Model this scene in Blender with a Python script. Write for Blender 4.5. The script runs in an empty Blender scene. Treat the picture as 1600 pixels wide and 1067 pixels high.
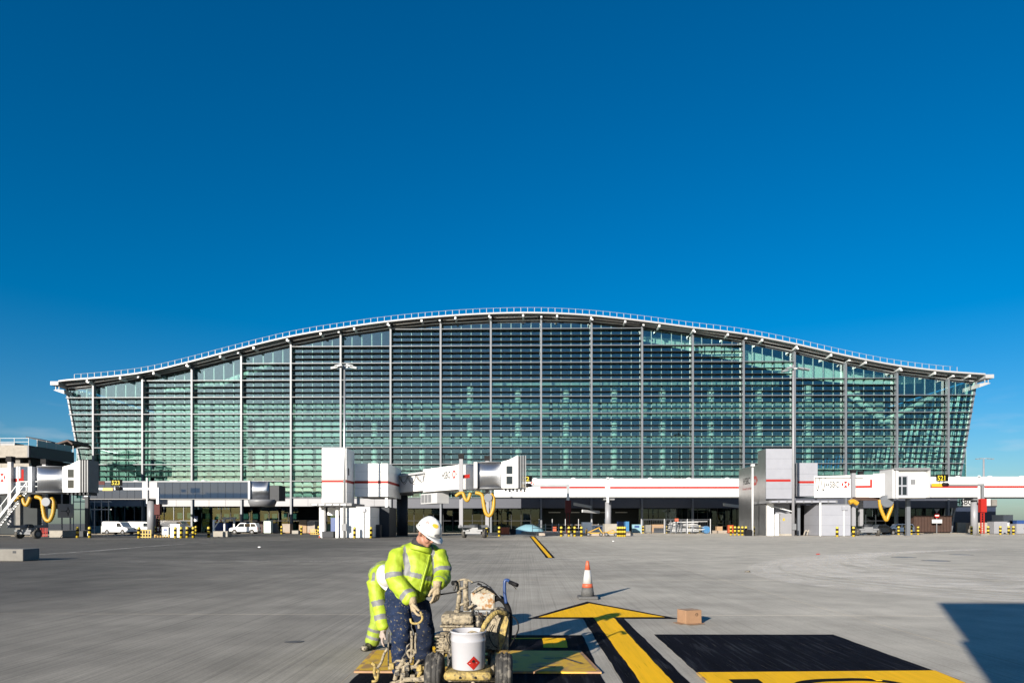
import bpy, bmesh, math, random
from mathutils import Vector, Matrix, noise
random.seed(7)
sc = bpy.context.scene
R = math.radians
# ------------------------------------------------------------------ camera, sky, sun, exposure
CAM_H, FPX, HOR, YAW = 1.6, 1066.67, 818.0, R(1.05)
cam = bpy.data.objects.new('camera', bpy.data.cameras.new('camera'))
sc.collection.objects.link(cam)
cam.location = (0, 0, CAM_H); cam.rotation_euler = (R(90), 0, YAW)
cam.data.sensor_width = 36; cam.data.lens = 24
cam.data.shift_y = (HOR - 533.5) / 1600
cam.data.clip_end = 20000; cam.data.clip_start = 0.1
sc.camera = cam
SUN_AZ, SUN_EL = 207.2, 16.0          # compass style, clockwise from +Y
world = bpy.data.worlds.new('World'); sc.world = world; world.use_nodes = True
wn = world.node_tree.nodes; wl = world.node_tree.links
sky = wn.new('ShaderNodeTexSky'); sky.sky_type = 'NISHITA'; sky.sun_disc = False
sky.sun_elevation = R(SUN_EL); sky.sun_rotation = R(SUN_AZ)
sky.altitude = 0; sky.air_density = 1.0; sky.dust_density = 0.7; sky.ozone_density = 5.0
hsv = wn.new('ShaderNodeHueSaturation'); hsv.inputs['Saturation'].default_value = 1.32
hsv.inputs['Hue'].default_value = 0.497
bg = wn['Background']; bg.inputs['Strength'].default_value = 0.055
wl.new(sky.outputs[0], hsv.inputs['Color'])
# thin wisps of cloud low over the horizon, mixed into the whole sky dome
tc = wn.new('ShaderNodeTexCoord'); sep = wn.new('ShaderNodeSeparateXYZ'); wl.new(tc.outputs['Generated'], sep.inputs[0])
mp = wn.new('ShaderNodeMapping'); mp.inputs['Scale'].default_value = (5, 5, 26); mp.inputs['Location'].default_value = (1.7, .4, 0)
wl.new(tc.outputs['Generated'], mp.inputs[0])
nz = wn.new('ShaderNodeTexNoise'); nz.inputs['Scale'].default_value = 1.6; nz.inputs['Detail'].default_value = 6
wl.new(mp.outputs[0], nz.inputs['Vector'])
cr = wn.new('ShaderNodeMapRange'); cr.inputs[1].default_value = .55; cr.inputs[2].default_value = .8; wl.new(nz.outputs[0], cr.inputs[0])
lo = wn.new('ShaderNodeMapRange'); lo.inputs[1].default_value = .17; lo.inputs[2].default_value = .10; wl.new(sep.outputs[2], lo.inputs[0])
mu = wn.new('ShaderNodeMath'); mu.operation = 'MULTIPLY'; wl.new(cr.outputs[0], mu.inputs[0]); wl.new(lo.outputs[0], mu.inputs[1])
mu2 = wn.new('ShaderNodeMath'); mu2.operation = 'MULTIPLY'; mu2.inputs[1].default_value = .35; wl.new(mu.outputs[0], mu2.inputs[0])
mxc = wn.new('ShaderNodeMix'); mxc.data_type = 'RGBA'; wl.new(mu2.outputs[0], mxc.inputs[0]); wl.new(hsv.outputs[0], mxc.inputs[6])
mxc.inputs[7].default_value = (6.5, 6.6, 7.0, 1)
wl.new(mxc.outputs[2], bg.inputs[0])
sun = bpy.data.objects.new('sun', bpy.data.lights.new('sun', 'SUN')); sc.collection.objects.link(sun)
sun.data.energy = 5.0; sun.data.angle = R(0.5); sun.data.color = (1.0, 0.92, 0.80)
_a = R(SUN_AZ - 180)
SUN_DIR = Vector((math.sin(_a) * math.cos(R(SUN_EL)), math.cos(_a) * math.cos(R(SUN_EL)), -math.sin(R(SUN_EL))))
sun.rotation_euler = SUN_DIR.to_track_quat('-Z', 'Y').to_euler(); sun.location = (-30, -60, 40)
sc.view_settings.view_transform = 'Standard'; sc.view_settings.look = 'None'
sc.view_settings.gamma = 1.0; sc.view_settings.use_curve_mapping = False
sc.view_settings.exposure = 1.1
sc.cycles.max_bounces = 8; sc.cycles.transparent_max_bounces = 16

# ------------------------------------------------------------------ measuring: where a point of the photograph lies at a given distance
CY, SY = math.cos(YAW), math.sin(YAW)
def at(px, py, Y):
    """world point on the plane y = Y seen at photograph position px, py"""
    t = (px - 800) / FPX
    X = Y * (t * CY - SY) / (CY + t * SY)
    zc = -X * SY + Y * CY
    return Vector((X, Y, CAM_H + (HOR - py) / FPX * zc))
def W(px, py, zc):
    """world point at depth zc"""
    xc = (px - 800) / FPX * zc
    return Vector((xc * CY - zc * SY, xc * SY + zc * CY, CAM_H + (HOR - py) / FPX * zc))
def gp(px, py, z=0.0):
    p = W(px, py, FPX * (CAM_H - z) / (py - HOR)); p.z = z
    return p

# ------------------------------------------------------------------ materials
M = {}
def nodes_of(m):
    m.use_nodes = True
    return m.node_tree.nodes, m.node_tree.links
KEEP = {'black_paint', 'yellow_paint', 'old_yellow', 'board_edge', 'joint', 'subgrade', 'white_panel', 'white_metal', 'helmet', 'bucket_white', 'interior_wall', 'interior_white', 'car_white', 'hair', 'black', 'sign_black', 'sign_text', 'navy', 'dark_glass', 'bridge_glass', 'overalls', 'overalls_dark', 'rubber', 'boot', 'collar', 'silver', 'blind', 'hi_vis', 'hi_vis_dirty', 'dark_grey'}
def mat(name, col, rough=.6, metal=0, var=.12, scale=6, bump=0, bscale=40, spec=None, stain=None, stretch=None, rnd=0, stain_lo=.5, stain_hi=.62, world_space=False, coat=0):
    k_ = 1.0 if name in KEEP else .5
    col = tuple(c * k_ for c in col[:3])
    if stain: stain = (tuple(c * k_ for c in stain[0]), stain[1])
    m = bpy.data.materials.new(name); M[name] = m
    n, l = nodes_of(m); b = n['Principled BSDF']
    b.inputs['Roughness'].default_value = rough; b.inputs['Metallic'].default_value = metal
    if name == 'silver':
        b.inputs['Anisotropic'].default_value = .9; tg = n.new('ShaderNodeTangent'); tg.direction_type = 'RADIAL'; tg.axis = 'Z'; l.new(tg.outputs[0], b.inputs['Tangent'])
    if spec is not None: b.inputs['Specular IOR Level'].default_value = spec
    if coat: b.inputs['Coat Weight'].default_value = coat; b.inputs['Coat Roughness'].default_value = .08
    if world_space:
        g = n.new('ShaderNodeNewGeometry'); vec = g.outputs['Position']
    else:
        t = n.new('ShaderNodeTexCoord'); vec = t.outputs['Object']
    if stretch:
        mpp = n.new('ShaderNodeMapping'); mpp.inputs['Scale'].default_value = stretch; l.new(vec, mpp.inputs[0]); vec = mpp.outputs[0]
    nt = n.new('ShaderNodeTexNoise'); nt.inputs['Scale'].default_value = scale; nt.inputs['Detail'].default_value = 6; nt.inputs['Roughness'].default_value = .62
    l.new(vec, nt.inputs['Vector'])
    mr = n.new('ShaderNodeMapRange'); mr.inputs[1].default_value = .3; mr.inputs[2].default_value = .7; mr.inputs[3].default_value = 1 - var; mr.inputs[4].default_value = 1 + var
    l.new(nt.outputs[0], mr.inputs[0])
    val = mr.outputs[0]
    if rnd:
        oi = n.new('ShaderNodeObjectInfo'); r2 = n.new('ShaderNodeMapRange'); r2.inputs[3].default_value = 1 - rnd; r2.inputs[4].default_value = 1 + rnd
        l.new(oi.outputs['Random'], r2.inputs[0])
        mm = n.new('ShaderNodeMath'); mm.operation = 'MULTIPLY'; l.new(val, mm.inputs[0]); l.new(r2.outputs[0], mm.inputs[1]); val = mm.outputs[0]
    vm = n.new('ShaderNodeVectorMath'); vm.operation = 'SCALE'; vm.inputs[0].default_value = col[:3]; l.new(val, vm.inputs['Scale'])
    out = vm.outputs[0]
    if stain:
        n2 = n.new('ShaderNodeTexNoise'); n2.inputs['Scale'].default_value = scale * stain[1]; n2.inputs['Detail'].default_value = 5; l.new(vec, n2.inputs['Vector'])
        m2 = n.new('ShaderNodeMapRange'); m2.inputs[1].default_value = stain_lo; m2.inputs[2].default_value = stain_hi; l.new(n2.outputs[0], m2.inputs[0])
        mx = n.new('ShaderNodeMix'); mx.data_type = 'RGBA'; l.new(m2.outputs[0], mx.inputs[0]); l.new(out, mx.inputs[6]); mx.inputs[7].default_value = (*stain[0], 1)
        out = mx.outputs[2]
    l.new(out, b.inputs['Base Color'])
    if bump:
        bn = n.new('ShaderNodeTexNoise'); bn.inputs['Scale'].default_value = bscale; bn.inputs['Detail'].default_value = 5; l.new(vec, bn.inputs['Vector'])
        bb = n.new('ShaderNodeBump'); bb.inputs['Strength'].default_value = bump; bb.inputs['Distance'].default_value = .02; l.new(bn.outputs[0], bb.inputs['Height']); l.new(bb.outputs[0], b.inputs['Normal'])
    return m
def glass(name, tint, refl=.1, rough=.0, trans=1.0, body=(.02, .05, .06)):
    """architectural glazing: tinted see-through sheet with a mirror-like surface that strengthens at grazing angles"""
    m = bpy.data.materials.new(name); M[name] = m
    n, l = nodes_of(m); n.remove(n['Principled BSDF']); o = n['Material Output']
    tr = n.new('ShaderNodeBsdfTransparent'); tr.inputs[0].default_value = (*tint, 1)
    df = n.new('ShaderNodeBsdfDiffuse'); df.inputs[0].default_value = (*body, 1)
    m0 = n.new('ShaderNodeMixShader'); m0.inputs[0].default_value = trans; l.new(df.outputs[0], m0.inputs[1]); l.new(tr.outputs[0], m0.inputs[2])
    gl = n.new('ShaderNodeBsdfGlossy'); gl.inputs['Roughness'].default_value = rough; gl.inputs[0].default_value = (.82, .97, 1, 1)
    fr = n.new('ShaderNodeFresnel'); fr.inputs[0].default_value = 1.5
    ad = n.new('ShaderNodeMath'); ad.operation = 'ADD'; ad.inputs[1].default_value = refl - .04; ad.use_clamp = True; l.new(fr.outputs[0], ad.inputs[0])
    oi = n.new('ShaderNodeObjectInfo')
    g = n.new('ShaderNodeNewGeometry'); nt = n.new('ShaderNodeTexNoise'); nt.inputs['Scale'].default_value = .35; l.new(g.outputs['Position'], nt.inputs['Vector'])
    bp = n.new('ShaderNodeBump'); bp.inputs['Strength'].default_value = .015; bp.inputs['Distance'].default_value = .3; l.new(nt.outputs[0], bp.inputs['Height']); l.new(bp.outputs[0], gl.inputs['Normal'])
    ms = n.new('ShaderNodeMixShader'); l.new(ad.outputs[0], ms.inputs[0]); l.new(m0.outputs[0], ms.inputs[1]); l.new(gl.outputs[0], ms.inputs[2])
    l.new(ms.outputs[0], o.inputs[0])
    return m

def let_through(name, lo, hi, a):
    """paint that misses the bottoms of the brushed grooves"""
    m = M[name]; n, l = m.node_tree.nodes, m.node_tree.links; b = n['Principled BSDF']
    g = n.new('ShaderNodeNewGeometry'); mpp = n.new('ShaderNodeMapping'); mpp.inputs['Scale'].default_value = (55, 1.6, 1); l.new(g.outputs['Position'], mpp.inputs[0])
    t = n.new('ShaderNodeTexNoise'); t.inputs['Scale'].default_value = 1; t.inputs['Detail'].default_value = 5; l.new(mpp.outputs[0], t.inputs['Vector'])
    r = n.new('ShaderNodeMapRange'); r.inputs[1].default_value = lo; r.inputs[2].default_value = hi; r.inputs[3].default_value = 1; r.inputs[4].default_value = a; l.new(t.outputs[0], r.inputs[0]); l.new(r.outputs[0], b.inputs['Alpha'])
# apron concrete: brushed along the line of travel, light falling off to one side put into its colour
def concrete_material():
    m = bpy.data.materials.new('apron_concrete'); M['concrete'] = m
    n, l = nodes_of(m); b = n['Principled BSDF']; b.inputs['Roughness'].default_value = .85; b.inputs['Specular IOR Level'].default_value = .25
    g = n.new('ShaderNodeNewGeometry')
    def noise_(scale, sx, sy, det=5, off=0):
        mpp = n.new('ShaderNodeMapping'); mpp.inputs['Scale'].default_value = (sx, sy, 1); mpp.inputs['Location'].default_value = (off, off, 0); l.new(g.outputs['Position'], mpp.inputs[0])
        t = n.new('ShaderNodeTexNoise'); t.inputs['Scale'].default_value = scale; t.inputs['Detail'].default_value = det; t.inputs['Roughness'].default_value = .6; l.new(mpp.outputs[0], t.inputs['Vector'])
        return t.outputs[0]
    def rng(s, a, b_, c, d):
        r = n.new('ShaderNodeMapRange'); r.inputs[1].default_value = a; r.inputs[2].default_value = b_; r.inputs[3].default_value = c; r.inputs[4].default_value = d; l.new(s, r.inputs[0]); return r.outputs[0]
    def math_(op, a, b_):
        x = n.new('ShaderNodeMath'); x.operation = op
        for i, v in enumerate((a, b_)):
            if isinstance(v, (int, float)): x.inputs[i].default_value = v
            else: l.new(v, x.inputs[i])
        return x.outputs[0]
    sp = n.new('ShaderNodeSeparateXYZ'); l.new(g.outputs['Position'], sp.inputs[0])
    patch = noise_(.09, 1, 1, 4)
    lit_side = math_('ADD', rng(sp.outputs[0], -14, 8, 0, 1), rng(patch, .3, .7, -.22, .22))
    lit_side_c = n.new('ShaderNodeClamp'); l.new(lit_side, lit_side_c.inputs[0])
    mx = n.new('ShaderNodeMix'); mx.data_type = 'RGBA'; l.new(lit_side_c.outputs[0], mx.inputs[0])
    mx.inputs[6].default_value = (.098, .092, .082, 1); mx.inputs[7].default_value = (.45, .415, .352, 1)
    amp = rng(lit_side_c.outputs[0], 0, 1, 1, .28)
    st = math_('ADD', math_('SUBTRACT', rng(noise_(1.0, 30, .05, 4), .32, .68, .92, 1.08), 1), math_('SUBTRACT', rng(noise_(1.0, 75, .08, 3, 5), .35, .65, .84, 1.14), 1))   # brush strokes
    streak = math_('ADD', math_('MULTIPLY', st, amp), 1)
    streak2 = math_('ADD', math_('MULTIPLY', math_('SUBTRACT', rng(noise_(1.0, 3.2, .05, 4, 7), .3, .7, .93, 1.06), 1), amp), 1)     # wheel lanes
    mott = rng(noise_(.8, 1, 1, 12, 3), .32, .68, .80, 1.17)
    spk = rng(noise_(34, 1, 1, 4, 3), .3, .7, .88, 1.12)
    oi = n.new('ShaderNodeObjectInfo'); slab = rng(oi.outputs['Random'], 0, 1, .95, 1.05)
    grv = rng(math_('ABSOLUTE', math_('SUBTRACT', noise_(1.0, 11, .035, 3, 2), .5), 0), 0, .03, .62, 1)   # raked grooves
    gr2 = math_('ADD', math_('MULTIPLY', math_('SUBTRACT', grv, 1), amp), 1)
    streak = math_('MULTIPLY', streak, gr2)
    oil = rng(noise_(.33, 1, .8, 4, 11), .66, .76, 1, .74)      # old fluid stains
    pit = rng(noise_(16, 1, 1, 3, 21), .70, .76, 1, .72)        # pits and rubber crumbs
    streak = math_('MULTIPLY', streak, math_('MULTIPLY', oil, pit))
    k = math_('MULTIPLY', math_('MULTIPLY', math_('MULTIPLY', streak, streak2), math_('MULTIPLY', mott, spk)), slab)
    vs = n.new('ShaderNodeVectorMath'); vs.operation = 'SCALE'; l.new(mx.outputs[2], vs.inputs[0]); l.new(k, vs.inputs['Scale'])
    l.new(vs.outputs[0], b.inputs['Base Color'])
    bp = n.new('ShaderNodeBump'); bp.inputs['Strength'].default_value = .35; bp.inputs['Distance'].default_value = .006
    l.new(noise_(1.0, 45, .5, 3, 1), bp.inputs['Height']); l.new(bp.outputs[0], b.inputs['Normal'])
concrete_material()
def faint_paint(key, colr, a0, a1, st):
    m = bpy.data.materials.new(key); M[key] = m
    n, l = nodes_of(m); b = n['Principled BSDF']; b.inputs['Base Color'].default_value = (*colr, 1); b.inputs['Roughness'].default_value = .85
    g = n.new('ShaderNodeNewGeometry'); mpp = n.new('ShaderNodeMapping'); mpp.inputs['Scale'].default_value = (*st, 1); l.new(g.outputs['Position'], mpp.inputs[0])
    t = n.new('ShaderNodeTexNoise'); t.inputs['Scale'].default_value = 1.5; t.inputs['Detail'].default_value = 8; t.inputs['Roughness'].default_value = .7; l.new(mpp.outputs[0], t.inputs['Vector'])
    r = n.new('ShaderNodeMapRange'); r.inputs[1].default_value = .35; r.inputs[2].default_value = .7; r.inputs[3].default_value = a0; r.inputs[4].default_value = a1; l.new(t.outputs[0], r.inputs[0]); l.new(r.outputs[0], b.inputs['Alpha'])
faint_paint('worn', (.8, .76, .69), 0, .6, (.8, .25))
faint_paint('scuff', (.84, .79, .71), .0, .72, (.45, 1.0))
mat('joint', (.34, .29, .22), .9)
mat('subgrade', (.26, .255, .245), .9, var=.2, scale=.2, world_space=True)
mat('black_paint', (.0045, .005, .009), .85, spec=.04, var=.35, scale=1.2, bump=.3, bscale=60, world_space=True, stretch=(6, .3, 1), stain=((.04, .044, .054), 3), stain_lo=.54, stain_hi=.82)
mat('yellow_paint', (.86, .47, .008), .7, spec=.12, var=.1, scale=1.2, bump=.3, bscale=60, world_space=True, stretch=(10, .5, 1))
let_through('black_paint', .6, .72, .72); let_through('yellow_paint', .6, .72, .78)
mat('old_yellow', (.55, .33, .02), .6, var=.25, scale=4, stain=((.3, .17, .06), 1.0))
mat('board_edge', (.3, .17, .09), .7, var=.25, scale=3, stain=((.6, .38, .03), 1.2))
mat('white_panel', (.72, .72, .71), .35, var=.03, scale=1)
mat('mullion', (.80, .84, .86), .4, var=.04)
mat('white_shade', (.74, .75, .77), .4, var=.05, scale=1, rnd=.03)
mat('grey_panel', (.46, .475, .54), .4, var=.05, scale=1, rnd=.04)
mat('mid_grey', (.28, .29, .31), .45, var=.08, scale=2)
mat('dark_grey', (.022, .025, .031), .6, spec=.3, var=.15, scale=2)
mat('navy', (.018, .026, .05), .45, var=.15, scale=2)
mat('black', (.006, .006, .007), .7, var=.1, spec=.2)
mat('louvre', (.022, .027, .030), .7, var=.1, spec=.12)
mat('steel', (.22, .24, .275), .45, .1, var=.06, scale=1)
mat('bright_steel', (.66, .69, .72), .34, .6, var=.06, scale=2, stretch=(1, 1, .1))
mat('silver', (.60, .62, .66), .46, .95, var=.05, scale=3, stretch=(4, 4, .1))
mat('silver_wall', (.42, .43, .45), .36, .85, var=.1, scale=.6, bump=.12, bscale=.5)
mat('white_metal', (.48, .49, .50), .4, var=.04)
mat('soffit', (.22, .22, .23), .6, var=.08, scale=.4)
mat('roof_sheet', (.5, .52, .55), .4, .3, var=.05)
mat('fascia', (.40, .405, .44), .42, var=.05, scale=.5, rnd=.05)
mat('red', (.52, .026, .018), .55, var=.06, spec=.2)
mat('maroon', (.11, .014, .014), .6, var=.15, spec=.2)
mat('orange', (.62, .10, .02), .5, var=.1)
mat('yellow', (.80, .52, .02), .45, var=.12, scale=8)
mat('bollard_yellow', (.86, .62, .05), .5, var=.1, scale=8)
mat('hose_yellow', (.68, .38, .016), .5, var=.12)
mat('sign_black', (.003, .003, .004), .8, var=0, spec=.1)
mat('sign_text', (.40, .33, .02), .5, var=0, spec=.2)
mat('rubber', (.022, .021, .02), .75, var=.3, scale=12, stain=((.11, .10, .085), 1.5))
mat('concrete_light', (.50, .46, .40), .85, var=.15, scale=2, bump=.2)
mat('concrete_mid', (.30, .285, .26), .85, var=.18, scale=2, bump=.2)
mat('kerb_concrete', (.52, .44, .37), .85, var=.15, scale=1)
mat('blue', (.03, .09, .32), .45, var=.08)
mat('light_blue', (.30, .55, .66), .45, var=.06)
mat('sky_blue', (.05, .25, .55), .45, var=.06)
mat('rust', (.075, .035, .024), .7, var=.25, scale=1.5)
mat('cardboard', (.47, .27, .15), .8, var=.1, scale=7)
mat('timber', (.52, .33, .18), .75, var=.15)
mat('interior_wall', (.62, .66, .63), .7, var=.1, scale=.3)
mat('floor_front', (.70, .76, .71), .7, var=.12, scale=.3)
mat('roof_edge', (.56, .57, .59), .5, var=.06, scale=.5)
mat('shaded_fascia', (.085, .095, .13), .5, var=.1)  # fascia with the bridge's shade put into its colour
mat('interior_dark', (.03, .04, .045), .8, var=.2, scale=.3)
mat('interior_floor', (.22, .24, .24), .6, var=.1)
mat('interior_white', (.82, .83, .80), .6, var=.05)
mat('blind', (.62, .70, .62), .7, var=.08)
mat('car_white', (.8, .8, .8), .25, var=.02, coat=.6)
mat('car_grey', (.11, .12, .14), .25, var=.05, coat=.6)
mat('dark_glass', (.012, .016, .02), .06, var=0, spec=.6)
mat('skin', (.56, .27, .19), .5, var=.1, scale=30)
mat('hair', (.035, .028, .022), .8)
mat('hi_vis', (.255, .345, .016), .6, var=.07, scale=14, bump=.55, bscale=11)
mat('hi_vis_dirty', (.20, .27, .02), .65, var=.15, scale=8, bump=.5, bscale=11)
mat('reflective', (.27, .275, .29), .6, 0, var=.08, scale=30)
mat('overalls', (.0085, .017, .044), .85, var=.4, scale=14, bump=.7, bscale=14, spec=.2, stain=((.15, .125, .075), 3.2), stain_lo=.605, stain_hi=.66)
mat('overalls_dark', (.006, .011, .027), .85, var=.3, scale=16, bump=.6, bscale=14, spec=.2, stain=((.10, .085, .05), 3.2), stain_lo=.64, stain_hi=.68)
mat('glove', (.58, .46, .29), .8, var=.15, scale=40, bump=.4, bscale=60)
mat('glove_pale', (.55, .45, .40), .8, var=.12, scale=40, bump=.4, bscale=60)
mat('boot', (.03, .026, .022), .6, var=.3, scale=25, stain=((.25, .22, .16), 1))
mat('helmet', (.50, .50, .49), .28, var=.03, coat=.3)
mat('collar', (.012, .012, .015), .8, var=.2)
mat('crust', (.46, .385, .265), .75, var=.35, scale=24, bump=.7, bscale=45, stain=((.13, .11, .085), 1.3), stain_lo=.5, stain_hi=.66)
mat('crust_yellow', (.60, .44, .14), .75, var=.3, scale=16, bump=.7, bscale=45, stain=((.17, .13, .07), 1.4), stain_lo=.5, stain_hi=.66)
mat('crust_panel', (.58, .53, .44), .6, var=.15, scale=14, bump=.3, bscale=30, stain=((.42, .2, .05), 1.6), stain_lo=.52, stain_hi=.62)
mat('engine_dark', (.05, .045, .04), .6, var=.4, scale=20, stain=((.4, .34, .24), 1.5))
mat('handle_blue', (.03, .08, .26), .45, var=.2, scale=20)
mat('bucket_white', (.35, .35, .375), .22, var=.02, coat=.4)
mat('bitumen_grey', (.15, .15, .15), .8, var=.2, scale=20, bump=.3)
mat('cone_white', (.78, .78, .76), .45, var=.06, scale=10)
mat('cone_orange', (.80, .16, .07), .5, var=.1, scale=10)
mat('lamp_glass', (.45, .47, .49), .2, .3, var=0)
glass('facade_glass', (.635, .765, .735), refl=.13)
glass('side_glass', (.50, .68, .68), refl=.08)
glass('ground_glass', (.34, .46, .45), refl=.045)
mat('bridge_glass', (.02, .034, .06), .05, var=0, spec=.45)

# ------------------------------------------------------------------ mesh collecting
class MB:
    def __init__(s): s.v = []; s.f = []; s.sm = []
    def add(s, vs, fs, smooth=False):
        o = len(s.v); s.v += [Vector(v) for v in vs]; s.f += [tuple(i + o for i in f) for f in fs]; s.sm += [smooth] * len(fs); return s
    def box(s, x0, x1, y0, y1, z0, z1):
        return s.add([(x0, y0, z0), (x1, y0, z0), (x1, y1, z0), (x0, y1, z0), (x0, y0, z1), (x1, y0, z1), (x1, y1, z1), (x0, y1, z1)],
                     [(3, 2, 1, 0), (4, 5, 6, 7), (0, 1, 5, 4), (1, 2, 6, 5), (2, 3, 7, 6), (3, 0, 4, 7)])
    def obox(s, c, ax, ay, az, hx, hy, hz):
        c = Vector(c); ax, ay, az = Vector(ax), Vector(ay), Vector(az)
        P = lambda i, j, k: c + ax * hx * i + ay * hy * j + az * hz * k
        return s.add([P(-1, -1, -1), P(1, -1, -1), P(1, 1, -1), P(-1, 1, -1), P(-1, -1, 1), P(1, -1, 1), P(1, 1, 1), P(-1, 1, 1)],
                     [(3, 2, 1, 0), (4, 5, 6, 7), (0, 1, 5, 4), (1, 2, 6, 5), (2, 3, 7, 6), (3, 0, 4, 7)])
    def bar(s, p, q, w, h=None, up=(0, 0, 1)):
        p, q = Vector(p), Vector(q); d = (q - p); L = d.length; d.normalize(); up = Vector(up)
        if abs(d.dot(up)) > .98: up = Vector((0, 1, 0))
        sx = d.cross(up).normalized(); u = sx.cross(d)
        return s.obox((p + q) / 2, d, sx, u, L / 2, w / 2, (h or w) / 2)
    def tube(s, pts, rad, n=10, caps=True, smooth=True):
        pts = [Vector(p) for p in pts]; k = len(pts)
        rad = rad if isinstance(rad, (list, tuple)) else [rad] * k
        rings = []; ref = None
        for i, p in enumerate(pts):
            d = (pts[min(i + 1, k - 1)] - pts[max(i - 1, 0)]).normalized()
            if ref is None: ref = Vector((0, 0, 1)) if abs(d.z) < .9 else Vector((0, 1, 0))
            sx = d.cross(ref).normalized(); u = sx.cross(d).normalized(); ref = u
            r = rad[i]; a, b = r if isinstance(r, (tuple, list)) else (r, r)
            rings.append([p + sx * math.cos(t) * a + u * math.sin(t) * b for t in [2 * math.pi * j / n for j in range(n)]])
        vs = [v for r in rings for v in r]; fs = []
        for i in range(k - 1):
            for j in range(n):
                a, b = i * n + j, i * n + (j + 1) % n
                fs.append((a, b, b + n, a + n))
        s.add(vs, fs, smooth)
        if caps:
            o = len(s.v) - len(vs)
            s.f.append(tuple(o + j for j in range(n))[::-1]); s.f.append(tuple(o + (k - 1) * n + j for j in range(n))); s.sm += [False, False]
        return s
    def lathe(s, prof, c=(0, 0, 0), axis='z', n=20, smooth=True):
        c = Vector(c); vs = []; fs = []; k = len(prof)
        for r, h in prof:
            for j in range(n):
                t = 2 * math.pi * j / n; a, b = r * math.cos(t), r * math.sin(t)
                vs.append(c + Vector((a, b, h) if axis == 'z' else (h, a, b) if axis == 'x' else (a, -h, b)))
        for i in range(k - 1):
            for j in range(n):
                a, b = i * n + j, i * n + (j + 1) % n
                fs.append((a, b, b + n, a + n))
        s.add(vs, fs, smooth); o = len(s.v) - len(vs)
        if prof[0][0] > 1e-4: s.f.append(tuple(o + j for j in range(n))[::-1]); s.sm.append(False)
        if prof[-1][0] > 1e-4: s.f.append(tuple(o + (k - 1) * n + j for j in range(n))); s.sm.append(False)
        return s
    def prism(s, poly, ext):
        n = len(poly); poly = [Vector(p) for p in poly]; ext = Vector(ext)
        vs = poly + [p + ext for p in poly]
        fs = [tuple(range(n))[::-1], tuple(range(n, 2 * n))] + [(i, (i + 1) % n, (i + 1) % n + n, i + n) for i in range(n)]
        return s.add(vs, fs)
    def poly(s, pts): return s.add(pts, [tuple(range(len(pts)))])
    def build(s, name, material, parent=None, fix=True):
        off = Vector((0, 0, 0)); p = parent
        while p is not None: off += p.location; p = p.parent
        me = bpy.data.meshes.new(name)
        me.from_pydata([v - off for v in s.v], [], s.f)
        me.polygons.foreach_set('use_smooth', s.sm)
        if fix:
            bm = bmesh.new(); bm.from_mesh(me); bmesh.ops.recalc_face_normals(bm, faces=bm.faces); bm.to_mesh(me); bm.free()
        me.materials.append(M[material] if isinstance(material, str) else material)
        return link(bpy.data.objects.new(name, me), parent)
def link(o, parent=None):
    sc.collection.objects.link(o)
    if parent is not None: o.parent = parent
    return o
def tag(o, label, cat, group=None, kind=None):
    if label: o['label'] = label
    if cat: o['category'] = cat
    if group: o['group'] = group
    if kind: o['kind'] = kind
    return o
def thing(name, loc, label, cat, group=None):
    o = bpy.data.objects.new(name, None); o.empty_display_size = .2; o.location = loc; link(o)
    return tag(o, label, cat, group)
def copy_tree(o, parent=None):
    c = o.copy(); sc.collection.objects.link(c); c.parent = parent
    for ch in list(o.children): copy_tree(ch, c)
    return c
def bx(name, material, parent, *a): return MB().box(*a).build(name, material, parent)
def bevel(o, w=.02, seg=2):
    md = o.modifiers.new('bevel', 'BEVEL'); md.width = w; md.segments = seg; md.limit_method = 'ANGLE'; return o
def arc(p, q, sag, n=10):
    p, q = Vector(p), Vector(q)
    return [p.lerp(q, i / n) - Vector((0, 0, 4 * sag * (i / n) * (1 - i / n))) for i in range(n + 1)]
def smooth_path(pts, k=6):
    pts = [Vector(p) for p in pts]; out = []
    for i in range(len(pts) - 1):
        p0, p1, p2, p3 = pts[max(i - 1, 0)], pts[i], pts[i + 1], pts[min(i + 2, len(pts) - 1)]
        for j in range(k):
            t = j / k
            out.append(.5 * ((2 * p1) + (p2 - p0) * t + (2 * p0 - 5 * p1 + 4 * p2 - p3) * t * t + (3 * p1 - p0 - 3 * p2 + p3) * t ** 3))
    return out + [pts[-1]]
def lettering(s, origin, xax, up, height, material, parent, name='lettering', squeeze=1.0, bold=0.0):
    cu = bpy.data.curves.new(name, 'FONT'); cu.body = s; cu.size = 1.0; cu.offset = bold; cu.resolution_u = 3
    o = bpy.data.objects.new(name, cu); sc.collection.objects.link(o)
    dg = bpy.context.evaluated_depsgraph_get(); me = bpy.data.meshes.new_from_object(o.evaluated_get(dg))
    bpy.data.objects.remove(o); bpy.data.curves.remove(cu)
    k = height / .70; off = Vector((0, 0, 0)); p = parent
    while p is not None: off += p.location; p = p.parent
    xax, up, origin = Vector(xax).normalized(), Vector(up).normalized(), Vector(origin)
    for v in me.vertices: v.co = origin + xax * v.co.x * k * squeeze + up * v.co.y * k - off
    me.materials.clear(); me.materials.append(M[material])
    return link(bpy.data.objects.new(name, me), parent)
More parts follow.
